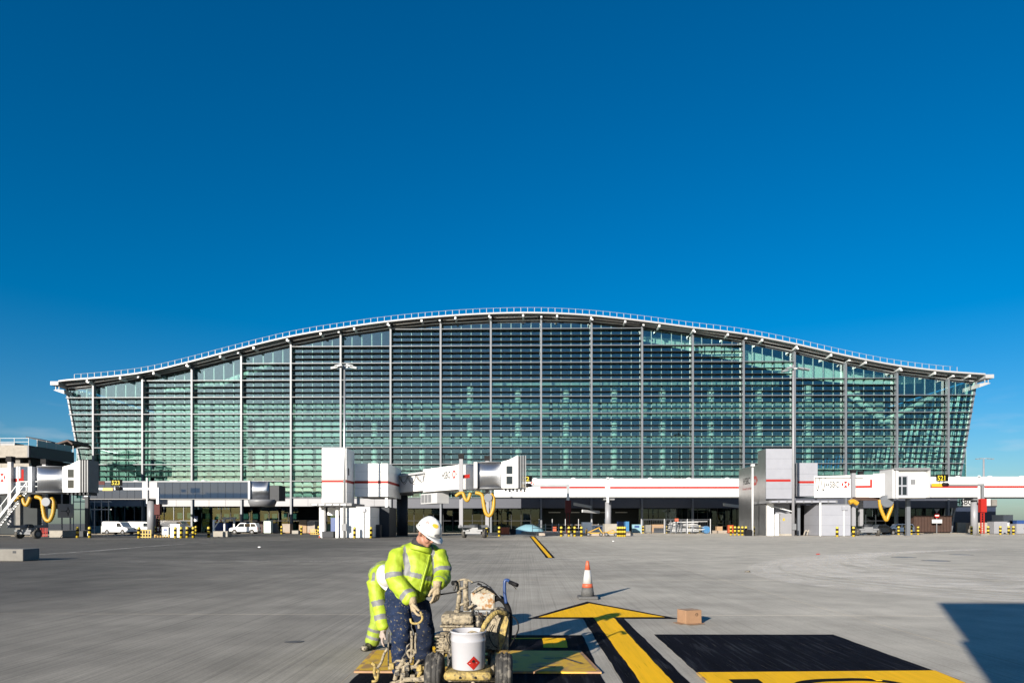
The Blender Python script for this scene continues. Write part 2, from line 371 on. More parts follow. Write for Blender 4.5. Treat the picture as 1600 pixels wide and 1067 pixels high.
# ------------------------------------------------------------------ the ground
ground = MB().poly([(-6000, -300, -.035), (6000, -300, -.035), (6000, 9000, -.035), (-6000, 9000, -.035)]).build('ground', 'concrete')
tag(ground, 'pale concrete airport apron in front of the terminal', None, kind='structure')
SL = 7.5
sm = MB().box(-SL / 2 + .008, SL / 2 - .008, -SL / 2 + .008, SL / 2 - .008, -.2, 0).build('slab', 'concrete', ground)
first = True
for j in range(-1, 14):
    for i in range(-8, 11):
        y = 12.0 - SL / 2 + SL * j
        if y > 40 and abs(i) > 9 and y < 30: continue
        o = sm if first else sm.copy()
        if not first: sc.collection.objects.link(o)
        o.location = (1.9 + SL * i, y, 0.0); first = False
# sealed joints between the slab rows nearest the camera
seal = MB()
for j in range(-1, 15): seal.box(-75, 95, 12 + SL * j - .008, 12 + SL * j + .008, -.2, -.0012)
for i in range(-9, 13): seal.box(1.9 + SL * i - SL / 2 - .008, 1.9 + SL * i - SL / 2 + .008, -3, 117, -.2, -.0016)
tag(seal.build('joint_sealant', 'joint', ground), None, None, kind='stuff')

def flat(name, material, pts, z, parent=None):
    out = []
    for a, b in zip(pts, pts[1:] + pts[:1]):      # hand-run edges are never quite straight
        L = (b - a).length; n = max(1, min(60, int(L / .12))); d = (b - a).normalized() if L > 0 else Vector((1, 0, 0)); nn = Vector((-d.y, d.x, 0))
        for q in range(n):
            p = a.lerp(b, q / n); w = noise.noise(Vector((p.x * 2.2, p.y * 2.2, z * 900))) * .014 + noise.noise(Vector((p.x * 9, p.y * 9, z * 900))) * .006
            out.append(p + nn * w)
    return MB().poly([Vector((p.x, p.y, z)) for p in out]).build(name, material, parent)
def G(*pp): return [gp(x, y) for x, y in pp]
# direction arrow, black edged yellow
ar = thing('direction_arrow', gp(917, 965), 'fresh yellow direction arrow with black edging painted beside the traffic cone', 'ground marking')
flat('black_edging', 'black_paint', G((917.5, 939.4), (1062, 966.6), (975, 966.4), (1078.5, 1067), (1215, 1200), (1055, 1200), (973.5, 1067), (911, 966.4), (824, 966.6)), .004, ar)
flat('yellow_fill', 'yellow_paint', G((920.5, 942.6), (1039, 964.2), (958, 964.4), (1051.5, 1067), (1170, 1200), (1098, 1200), (1001, 1067), (927, 964.4), (841, 964.4)), .008, ar)
fl = thing('lead_in_line', gp(845, 852), 'black edged yellow lead in line running to the jetty in the distance', 'ground marking')
flat('black_edging', 'black_paint', G((827, 837.6), (836, 837.6), (867.5, 871.5), (853.5, 871.5)), .004, fl)
flat('yellow_fill', 'yellow_paint', G((829.2, 837.8), (833.8, 837.8), (863, 871), (857, 871)), .008, fl)
# black panel with half finished characters under the stencil
bp_ = thing('black_marking_panel', gp(770, 1020), 'black painted panel with part painted yellow letters beneath the stencil board', 'ground marking')
flat('black_ground', 'black_paint', G((626, 992), (910, 992), (945, 1067), (1003, 1190), (440, 1190), (545, 1067)), .004, bp_)
flat('letter_stroke', 'yellow_paint', G((655, 1001), (848, 998), (849, 1012), (887, 1012), (883, 997), (656, 996.5)), .008, bp_)
flat('letter_stroke', 'yellow_paint', G((662, 1010), (700, 1010), (694, 1017), (655, 1017)), .008, bp_)
# black patch on the other side
bq = thing('black_ground_patch', gp(1230, 1020), 'large plain black painted rectangle right of the arrow shaft', 'ground marking')
flat('black_ground', 'black_paint', G((1022, 991), (1302, 991), (1457, 1047), (1500, 1062), (1100, 1062), (1086, 1049)), .004, bq)

def outline_stroke(pts, w):   # closed band along a ground polyline
    L, Rr = [], []
    for i, p in enumerate(pts):
        d = (pts[min(i + 1, len(pts) - 1)] - pts[max(i - 1, 0)]); d.z = 0; d.normalize(); nn = Vector((-d.y, d.x, 0))
        L.append(p + nn * w / 2); Rr.append(p - nn * w / 2)
    return L, Rr
def strip(name, material, pts, w, z, parent):
    L, Rr = outline_stroke(pts, w); m = MB(); n = len(pts)
    m.add([Vector((p.x, p.y, z)) for p in L + Rr], [(i, i + 1, n + i + 1, n + i) for i in range(n - 1)])
    return m.build(name, material, parent)
# stencil boards
sb = thing('stencil_board', gp(745, 1037), 'yellow sprayed stencil board with brown bare edge under the marking machine', 'stencil')
def board(parent, corners, z0, z1, edge, face_mat, inset):
    c = [Vector((p.x, p.y, z0)) for p in corners]
    MB().prism(c, (0, 0, z1 - z0)).build('board', edge, parent)
    cen = sum(c, Vector()) / 4
    f = [p.lerp(cen, inset) for p in c]
    MB().poly([Vector((p.x, p.y, z1 + .003)) for p in f]).build('paint_coat', face_mat, parent)
board(sb, G((583, 1018.5), (908, 1019.5), (940, 1053), (553, 1052)), .008, .028, 'board_edge', 'old_yellow', .035)
for k, (a, b_, c) in enumerate([((850, 1028), (910, 1036), .05), ((838, 1041), (868, 1041), .05), ((640, 1030), (700, 1030), .06)]):
    strip('cut_out', 'engine_dark', [gp(*a, .034), gp((a[0] + b_[0]) / 2, a[1] - 1, .034), gp(*b_, .034)], c, .0345, sb)
s2 = thing('stencil_board', gp(1300, 1060), 'bright yellow stencil board with large cut out characters lying on the black rectangle', 'stencil')
yb = [gp(1088, 1050.5, .02), gp(1462, 1047.5, .02), gp(1640, 1120, .02), gp(1175, 1125, .02)]
board(s2, yb, .008, .026, 'board_edge', 'yellow_paint', .012)
def gz(px, py): return gp(px, py, .031)
MB().poly([gz(1138, 1060.5), gz(1184, 1060), gz(1218, 1085), gz(1290, 1120), gz(1215, 1122)]).build('cut_out', 'sign_black', s2)
ringpts = [gz(1235 + 0, 1085), gz(1250, 1068), gz(1275, 1063), gz(1310, 1061.5), gz(1345, 1061), gz(1385, 1064), gz(1425, 1073), gz(1470, 1092)]
strip('cut_out', 'sign_black', smooth_path(ringpts, 5), .12, .032, s2)
MB().box(gz(1367, 1060).x - .03, gz(1367, 1060).x + .03, gz(1367, 1062).y - .03, gz(1367, 1060).y + .12, .031, .036).build('stencil_bridge', 'yellow_paint', s2)

# worn white guide lines, tyre sweeps and drain covers on the apron
def line(name, label, pix, w, material='worn', z=.003):
    o = strip(name, material, smooth_path([gp(*p) for p in pix], 6), w, z, None); return tag(o, label, 'ground marking')
line('worn_line', 'faint worn white line crossing the dark side of the apron from the concrete block', [(30, 868), (150, 860), (300, 849), (480, 842)], .35)
line('worn_line', 'thin pale cross line right across the apron beyond the workers', [(180, 877.5), (600, 876), (800, 874.5), (1150, 871)], .2)
line('worn_line', 'long pale line slanting from the bollards toward the edge on the pale side', [(1060, 836.5), (1200, 843), (1400, 853), (1600, 859)], .3)
ts = thing('tyre_sweep', gp(1350, 900), 'broad pale arcs of tyre scuffs sweeping round across the pale concrete', 'tyre marks')
outer = [(1300, 866), (1225, 874), (1186, 884), (1190, 896), (1240, 908), (1330, 919), (1470, 931), (1640, 941)]
inner = [(1560, 857), (1450, 861), (1380, 866), (1360, 872), (1395, 880), (1470, 888), (1560, 895), (1640, 900)]
for q in range(13):
    f = (q + random.uniform(-.25, .25)) / 12; f = max(0, min(1, f))
    pp = [(a[0] + (b[0] - a[0]) * f, a[1] + (b[1] - a[1]) * f) for a, b in zip(outer, inner)]
    strip('track', 'scuff', smooth_path([gp(*p) for p in pp], 6), random.choice([.3, .6, .9, 1.3]), .003 + .0003 * q, ts)
for (px, py, lb) in [(1412, 870.5, 'round iron drain cover nearest the tyre sweeps'), (1462, 876, 'round iron drain cover between two others in the apron'), (1502, 866.5, 'round iron drain cover farthest from the cone'), (1255, 848, 'small round iron drain cover in front of the grey tower')]:
    p = gp(px, py); d = thing('drain_cover', p, lb, 'drain cover', 'drain covers')
    MB().lathe([(.55, -.01), (.55, .006), (.46, .007)], p, n=28).build('rim', 'concrete_mid', d); MB().lathe([(.44, .0), (.44, .009)], p, n=28).build('lid', 'mid_grey', d)

# ------------------------------------------------------------------ terminal
D = 123.0; BAY = 9.0
X9 = at(845.3, 700, D).x
COLX = [X9 + BAY * (i - 9) for i in range(18)]
XL_T, XL_B = at(107, 603, D).x, at(135.5, 777, D).x
XR_T, XR_B = at(1521, 597, D).x, at(1494, 777, D).x
ZG = [3.25 + 3.02 * k for k in range(13)]
Z0 = ZG[1]
ftop = [(107, 607), (157, 602.5), (232, 589), (306, 574), (381, 556.5), (457, 539.5), (534, 524), (611, 513.5), (689, 506.5), (767, 502.5), (845, 501), (923, 503), (1002, 510), (1080, 520), (1159, 533), (1237, 548.5), (1315, 567), (1393, 582), (1471, 592), (1521, 596)]
rtop = [(80, 597), (101, 593), (163, 588), (229, 580), (304, 562), (380, 542), (457, 523.5), (533, 511), (610, 500.5), (689, 493), (767, 488.5), (846, 487.5), (924, 491.5), (1003, 500), (1082, 510.5), (1160, 520), (1238, 535), (1316, 553), (1394, 568.5), (1471, 578.5), (1539, 583.5), (1552, 585.5)]
def curve_fn(pix, Y):
    pts = smooth_path([at(a, b, Y) for a, b in pix], 8)
    # light smoothing of the measured profile
    zs = [p.z for p in pts]
    for _ in range(6): zs = [zs[0]] + [(zs[i - 1] + 2 * zs[i] + zs[i + 1]) / 4 for i in range(1, len(zs) - 1)] + [zs[-1]]
    xs = [p.x for p in pts]
    def f(x):
        if x <= xs[0]: return zs[0]
        for i in range(len(xs) - 1):
            if xs[i] <= x <= xs[i + 1]:
                t = (x - xs[i]) / max(xs[i + 1] - xs[i], 1e-6); return zs[i] * (1 - t) + zs[i + 1] * t
        return zs[-1]
    return f
FT = curve_fn(ftop, D)
OVER = 2.6
RT = curve_fn(rtop, D - OVER)
term = thing('terminal_building', (0, D, 0), 'huge glass fronted terminal hall with a wave shaped white roof', 'building')
def ends(z, side):
    t = (z - ZG[1]) / (24.5 - ZG[1]); return (XL_B + (XL_T - XL_B) * t) if side < 0 else (XR_B + (XR_T - XR_B) * t)
edges = [None] + COLX + [None]
def bay_x(i, z):   # limits of bay i (0..18) at height z
    a = ends(z, -1) if i == 0 else COLX[i - 1]; b = ends(z, 1) if i == 18 else COLX[i]; return a, b
TOPK = {0: 7, 1: 7, 2: 8, 3: 8, 4: 9, 5: 10, 6: 10, 7: 11, 8: 11, 9: 11, 10: 11, 11: 11, 12: 10, 13: 10, 14: 9, 15: 8, 16: 8, 17: 7, 18: 7}
# shared meshes for whole bays
def blade_mesh(L):
    m = MB().box(0.2, L - .2, -.80, -.12, -.10, 0.0)
    n = max(1, round(L / 1.8))
    for q in range(1, n): m.box(L * q / n - .06, L * q / n + .06, -.5, -.05, -.25, -.10)
    return m
def place(mesh_cache, key, maker, name, material, loc, parent):
    if key not in mesh_cache:
        o = maker().build(name, material); mesh_cache[key] = o.data
        bpy.data.objects.remove(o)
    o = bpy.data.objects.new(name, mesh_cache[key]); o.location = Vector(loc) - parent.location; return link(o, parent)
cache = {}
order = sorted(range(19), key=lambda i: abs(i - 9.5))
n_pane = n_blade = 0
rest_pane, rest_blade = MB(), MB()
for i in order:
    full = 0 < i < 18
    for k in range(1, TOPK[i] + 1):
        z = ZG[k]; a, b = bay_x(i, z)
        if full: place(cache, 'tr', lambda: MB().box(.16, BAY - .16, -.95, -.86, -.05, .055), 'transom', 'steel', (a, D, z), term)
        else: bx('transom', 'steel', term, a + .1, b - .1, D - .95, D - .86, z - .05, z + .055)
    for k in range(1, TOPK[i]):
        for s_ in (0, 1, 2):
            z = ZG[k + 1] - s_ * 3.02 / 3 - .07; a, b = bay_x(i, z)
            if full and n_blade < 300: place(cache, 'bl', lambda: blade_mesh(BAY), 'louvre', 'louvre', (a, D, z), term); n_blade += 1
            elif full:
                mm = blade_mesh(BAY); rest_blade.add([v + Vector((a, D, z)) for v in mm.v], mm.f)
            else:
                mm = blade_mesh(b - a); o = place({}, 0, lambda mm=mm: mm, 'louvre', 'louvre', (a, D, z), term)
    # mullions and panes
    nsub = 5 if full else 3
    def sub_x(q, z):
        if full: return COLX[i - 1] + 1.8 * q
        if i == 0:
            xs = [ends(z, -1), COLX[0] - 3.6, COLX[0] - 1.8, COLX[0]]; return xs[q]
        return [COLX[17], COLX[17] + 1.8, COLX[17] + 3.6, ends(z, 1)][q]
    for q in range(1, nsub):
        x = sub_x(q, 20); zt = FT(x) - .1
        bx('mullion', 'mullion', term, x - .08, x + .08, D + .05, D + .22, Z0, zt)
    for k in range(1, TOPK[i] + 1):
        zb = ZG[k]
        for q in range(nsub):
            top = k == TOPK[i]
            zt = None if top else ZG[k + 1]
            x0, x1 = sub_x(q, zb), sub_x(q + 1, zb)
            if not top and full and n_pane < 300:
                place(cache, 'pn', lambda: MB().box(.02, 1.78, 0, .03, .03, 2.99), 'pane', 'facade_glass', (x0, D, zb), term); n_pane += 1; continue
            if top: pts = [(x0 + .02, D, zb + .03), (x1 - .02, D, zb + .03), (sub_x(q + 1, FT(x1)) - .02, D, FT(x1) - .1), (sub_x(q, FT(x0)) + .02, D, FT(x0) - .1)]
            else: pts = [(x0 + .02, D, zb + .03), (x1 - .02, D, zb + .03), (sub_x(q + 1, zt) - .02, D, zt - .03), (sub_x(q, zt) + .02, D, zt - .03)]
            rest_pane.prism(pts, (0, .03, 0))
tag(rest_pane.build('glazing', 'facade_glass', term), None, None, kind='stuff')
tag(rest_blade.build('louvres', 'louvre', term), None, None, kind='stuff')
# columns with pinned heads
for i, x in enumerate(COLX):
    zt = FT(x) + .1
    c = bx('column', 'steel', term, x - .155, x + .155, D - 1.0, D - .22, 0, zt)
    hd = MB().prism([(x - .16, D - 1.02, zt - .2), (x - .16, D - .5, zt - .2), (x - .16, D - OVER + .4, RT(x) - .55), (x - .16, D - OVER + .2, RT(x) - .9), (x - .16, D - 1.3, zt - .1)], (.32, 0, 0))
    hd.build('column_head', 'white_metal', c)
# end posts following the lean of the side walls, and the head rail under the roof
for s_, nm in ((-1, 'end_post'), (1, 'end_post')):
    zt = FT(ends(25, s_)); MB().bar((ends(0, s_), D - .1, 0), (ends(zt, s_), D - .1, zt), .3, .3, (0, 1, 0)).build(nm, 'steel', term)
xs = [ends(24, -1)] + COLX + [ends(24, 1)]
for a, b in zip(xs[:-1], xs[1:]):
    MB().bar((a + .2, D - .3, FT(a) + .02), (b - .2, D - .3, FT(b) + .02), .35, .16).build('head_rail', 'white_shade', term)
    MB().bar((a + .02, D + .1, FT(a) - .2), (b - .02, D + .1, FT(b) - .2), .3, .3).build('head_beam', 'dark_grey', term)
    am, bm_ = a * .94 + b * .06, a * .06 + b * .94
    MB().tube([(am, D - 1.35, (FT(am) + RT(am)) / 2 - .05), (bm_, D - 1.35, (FT(bm_) + RT(bm_)) / 2 - .05)], .13, 8).build('purlin_tube', 'white_metal', term)
# roof
rx = [at(91, 600, D - OVER).x + (at(1540, 600, D - OVER).x - at(91, 600, D - OVER).x) * i / 120 for i in range(121)]
DEEP = D + 75
top = [(x, RT(x)) for x in rx]
def roof_strip(z_of, y0, y1, th):
    m = MB(); vs = []; n = len(rx)
    for x in rx: z = z_of(x); vs += [(x, y0, z), (x, y1, z), (x, y1, z - th), (x, y0, z - th)]
    fs = []
    for i in range(n - 1):
        o = i * 4; p = o + 4
        fs += [(o, o + 1, p + 1, p), (o + 1, o + 2, p + 2, p + 1), (o + 2, o + 3, p + 3, p + 2), (o + 3, o, p, p + 3)]
    fs += [(0, 3, 2, 1), ((n - 1) * 4, (n - 1) * 4 + 1, (n - 1) * 4 + 2, (n - 1) * 4 + 3)]
    return m.add(vs, fs)
roof = roof_strip(RT, D - OVER + .12, DEEP, .28).build('roof', 'soffit', term)
roof_strip(lambda x: RT(x) + .03, D - OVER, D - OVER + .115, .26).build('edge_fascia', 'roof_edge', roof)
# inner ceiling line closing the gap between soffit and glass
m = MB(); n = len(rx)
for i in range(n - 1):
    a, b = rx[i], rx[i + 1]
    m.add([(a, D + .3, FT(a) - .3), (b, D + .3, FT(b) - .3), (b, D + .3, RT(b) - .25), (a, D + .3, RT(a) - .25)], [(0, 1, 2, 3)])
m.build('eaves_wall', 'soffit', roof)
xb = rx[0] + 5
while xb < rx[-1] - 2:
    z = RT(xb) - .42; MB().box(xb - .16, xb + .16, D - OVER + .25, D - .2, z - .32, z + .1).build('beam_end', 'white_metal', roof)
    xb += 6.0
for s_ in (-1, 1):   # maintenance cradles hung from the roof ends
    x0 = rx[0] if s_ < 0 else rx[-1]; z = RT(x0) - .05
    q = MB().box(min(x0, x0 + s_ * 1.45), max(x0, x0 + s_ * 1.45), D - OVER, D + 2, z - .75, z - .1)
    q.build('end_gutter', 'roof_edge', roof)
    c = MB(); c.prism([(x0 - s_ * .9, D - OVER + .3, z - 2.3), (x0 + s_ * 1.1, D - OVER + .3, z - 1.6), (x0 + s_ * .4, D - OVER + .3, z - 1.45), (x0 - s_ * .8, D - OVER + .3, z - 1.6)], (0, 2.2, 0))
    for dx in (.25, .85): c.bar((x0 + s_ * dx, D - OVER + .6, z - .7), (x0 + s_ * dx, D - OVER + .6, z - 1.7), .12)
    c.build('end_bracket', 'roof_edge', roof)
rail = MB().tube([(x, D - OVER + .3, RT(x) + .88) for x in rx[2:-4]], .028, 5).build('railing', 'roof_edge', term)
pm_ = None; x = rx[2]
while x < rx[-4]:
    if pm_ is None: pm_ = MB().box(-.038, .038, -.038, .038, 0, .88).build('post', 'roof_edge'); pm_.parent = rail; o = pm_
    else: o = pm_.copy(); sc.collection.objects.link(o)
    o.location = Vector((x, D - OVER + .3, RT(x))) - term.location; x += 1.21
# side walls of glass, leaning outward
for s_ in (-1, 1):
    m = MB(); fr = MB()
    zt = FT(ends(25, s_)) + .3
    for j in range(12):
        y0, y1 = D + .3 + j * 6, D + .3 + (j + 1) * 6 - .1
        m.add([(ends(0, s_), y0, 0), (ends(0, s_), y1, 0), (ends(zt, s_), y1, zt), (ends(zt, s_), y0, zt)], [(0, 1, 2, 3)])
        for t in (0, .33, .66): fr.bar((ends(0, s_) - s_ * .15, y0 + 6 * t, 0), (ends(zt, s_) - s_ * .15, y0 + 6 * t, zt), .22, .12, (0, 1, 0))
    for k in range(8): fr.bar((ends(ZG[k], s_) + s_ * .1, D + .2, ZG[k]), (ends(ZG[k], s_) + s_ * .1, DEEP, ZG[k]), .1, .14)
    m.build('side_wall', 'side_glass', term); fr.build('side_frame', 'interior_white', term)
# inside: floors with balustrade fronts, columns, deep wall, roof legs
def floor_plate(x0, x1, yf, z, front, mt='floor_front'):
    f = bx('floor_plate', 'interior_floor', term, x0, x1, yf, D + 55, z - .5, z)
    bx('floor_front', mt, f, x0, x1, yf - .12, yf - .004, z - front * .55, z + front * .45)
    return f
xa, xz = XL_B + 1.0, XR_B - 1.0
xm = COLX[8]
floor_plate(XL_B + 14, xz - 10, D + 3.2, 22.6, 2.6)
floor_plate(XL_B + 10, xz - 7, D + 3.0, 17.0, 1.7)
floor_plate(xa, xz, D + 2.6, 11.0, 1.6)
floor_plate(xa, xz, D + .8, 6.2, .9, 'mid_grey')
floor_plate(xm, COLX[14] - 1, D + 4.0, 27.4, 1.0)
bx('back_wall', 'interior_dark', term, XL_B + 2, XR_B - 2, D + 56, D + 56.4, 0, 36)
for i in range(3, 17):
    x = COLX[i] - 4.2
    zt_ = min(RT(x) - 1.0, 27.2 if i > 7 else 22)
    MB().lathe([(.62, 6.2), (.62, zt_)], (x, D + 5.2, 0), n=16).build('inner_column', 'interior_white', term)
# pale walls added close behind the glass to brighten it on the milky side
for (ia, ib, y_, z0_, z1_) in ((0, 2, 2.2, 6.3, 20.5), (2, 4, 3.0, 6.3, 24.0), (4, 6, 4.4, 6.3, 22.0)):
    xw0 = (XL_B + 1) if ia == 0 else COLX[ia - 1]
    bx('inner_wall', 'interior_wall', term, xw0, COLX[ib - 1] - .3, D + y_, D + y_ + .3, z0_, z1_)
for (p, q) in [((1322, 612), (1402, 672)), ((1375, 662), (1462, 618))]:
    a, b = at(*p, D + 1.6), at(*q, D + 1.9)
    MB().tube([a, b], .55, 12).build('roof_leg', 'interior_white', term)
for (p, q) in [((345, 600), (430, 568)), ((258, 612), (345, 598))]:
    MB().tube([at(*p, D + 1.5), at(*q, D + 1.5)], .5, 12).build('roof_leg', 'interior_white', term)
# broad white roof arch showing behind the upper glass
arch = [(1005, 531), (1060, 541), (1120, 553), (1180, 567), (1240, 583), (1300, 592), (1370, 598), (1440, 596)]
pts = [at(a, b, D + 2.4) for a, b in arch]
m = MB(); n = len(pts)
vs = [];
for i, p in enumerate(pts):
    hgt = .5 + 1.5 * math.sin(math.pi * (i + .3) / n); vs += [(p.x, D + 2.4, p.z + hgt), (p.x, D + 2.4, p.z - hgt * .3), (p.x, D + 2.8, p.z + hgt), (p.x, D + 2.8, p.z - hgt * .3)]
fs = []
for i in range(n - 1):
    o = i * 4; q = o + 4
    fs += [(o, q, q + 1, o + 1), (o + 2, o + 3, q + 3, q + 2), (o, o + 2, q + 2, q), (o + 1, q + 1, q + 3, o + 3)]
m.add(vs, fs).build('roof_arch', 'interior_white', term)
# band over the ground floor and the recessed ground floor
for i in range(19):
    a, b = bay_x(i, 5.5); n_ = max(2, round((b - a) / 3))
    if 7 <= i: continue
    for q in range(n_):
        bx('fascia_panel', 'fascia', term, a + (b - a) * q / n_ + .02, a + (b - a) * (q + 1) / n_ - .02, D - .6, D - .2, 4.75, 6.2)
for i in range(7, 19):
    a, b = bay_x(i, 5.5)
    bx('fascia_panel', 'shaded_fascia', term, a + .02, b - .02, D - .6, D - .2, 4.4, 6.2)
m = MB(); mf = MB()
for i in range(19):
    a, b = bay_x(i, 2)
    if i in (1, 2): yy = D - .2
    else: yy = D + 3.0
    n_ = 5
    for q in range(n_):
        x0, x1 = a + (b - a) * q / n_, a + (b - a) * (q + 1) / n_
        if i in (10, 11) or (i == 5 and q < 3): continue
        bx('ground_pane', 'ground_glass', term, x0 + .05, x1 - .05, yy, yy + .03, .1, 4.6)
        bx('ground_mullion', 'dark_grey' if i > 2 else 'steel', term, x0 - .05, x0 + .05, yy - .1, yy + .1, 0, 4.6)
        if 3 <= i <= 5 or (i == 2 and q > 2): bx('blind', 'blind', term, x0 + .3, x1 - .5, yy + .5, yy + .54, 2.5, 3.6)
    bx('ground_transom', 'steel' if i < 3 else 'dark_grey', term, a, b, yy - .12, yy - .1, 2.1, 2.2)
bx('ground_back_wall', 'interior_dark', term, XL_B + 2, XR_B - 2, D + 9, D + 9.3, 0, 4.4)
for i in range(7, 19, 1):
    for q in range(2):
        a, b = bay_x(i, 2); x = a + (b - a) * (.3 + .4 * q)
        bx('ceiling_light', 'interior_white', term, x - 1.1, x + 1.1, D + 6, D + 6.3, 3.7, 3.78)
# ------------------------------------------------------------------ helpers for the stands
def logo(origin, xax, up, w, parent, hgt=None):
    """hexagon of four red triangles on white"""
    xax, up, o = Vector(xax).normalized(), Vector(up).normalized(), Vector(origin); h = hgt or w / 2; q = w / 4
    P = lambda x, y: o + xax * x + up * y
    m = MB()
    for t in ([(0, h / 2), (q, 0), (q, h)], [(w, h / 2), (w - q, h), (w - q, 0)], [(q, 0), (w - q, 0), (w / 2, h / 2)], [(q, h), (w / 2, h / 2), (w - q, h)]):
        m.poly([P(*a) for a in t])
    return m.build('emblem', 'red', parent, fix=False)
def yellow_hose(parent, pts, r):
    path = smooth_path(pts, 7)
    rad = [r * (1.0 if i % 2 else .86) for i in range(len(path))]
    return MB().tube(path, rad, 10).build('air_hose', 'hose_yellow', parent)
def wheel(parent, c, r, w, axis):
    c = Vector(c); a = Vector(axis).normalized()
    t = MB(); t.tube([c - a * w / 2, c - a * w * .42, c + a * w * .42, c + a * w / 2], [r * .86, r, r, r * .86], 22).build('tyre', 'rubber', parent)
    return MB().tube([c - a * w * .53, c + a * w * .53], r * .5, 14).build('rim', 'mid_grey', parent)
def ribbed(parent, name, material, x0, x1, y0, y1, z0, z1, n, gap=.015):
    """box clad in horizontal panels that stand proud of dark joints"""
    core = bx(name + '_core', 'dark_grey', parent, x0 + .03, x1 - .03, y0 + .03, y1 - .03, z0 + .01, z1 - .01)
    for i in range(n):
        a, b = z0 + (z1 - z0) * i / n, z0 + (z1 - z0) * (i + 1) / n
        bx(name, material, parent, x0, x1, y0, y1, a + (gap if i else 0), b)

def bogie(root, c, ax, mt='mid_grey', span=2.4):
    """wheeled drive frame under a jetty; ax runs along the axle"""
    c = Vector(c); a = Vector(ax).normalized(); f = Vector((-a.y, a.x, 0))
    fr = MB().obox(c + Vector((0, 0, .62)), a, f, (0, 0, 1), span / 2 - .3, .5, .16)
    fr.obox(c + Vector((0, 0, .95)), a, f, (0, 0, 1), .55, .45, .22)
    for s in (-1, 1): fr.obox(c + a * s * span * .33 + Vector((0, 0, .85)), a, f, (0, 0, 1), .35, .62, .1)
    d = fr.build('drive_frame', mt, root)
    mm = MB().tube([c - a * .5 + Vector((0, 0, 1.3)), c + a * .5 + Vector((0, 0, 1.3))], .26, 12); mm.build('drive_motor', 'dark_grey', d)
    for s in (-1, 1):
        wh = thing_part('wheel', root); wheel(wh, c + a * s * span / 2 + Vector((0, 0, .5)), .5, .38, a)
def thing_part(name, parent):
    o = bpy.data.objects.new(name, None); return link(o, parent)

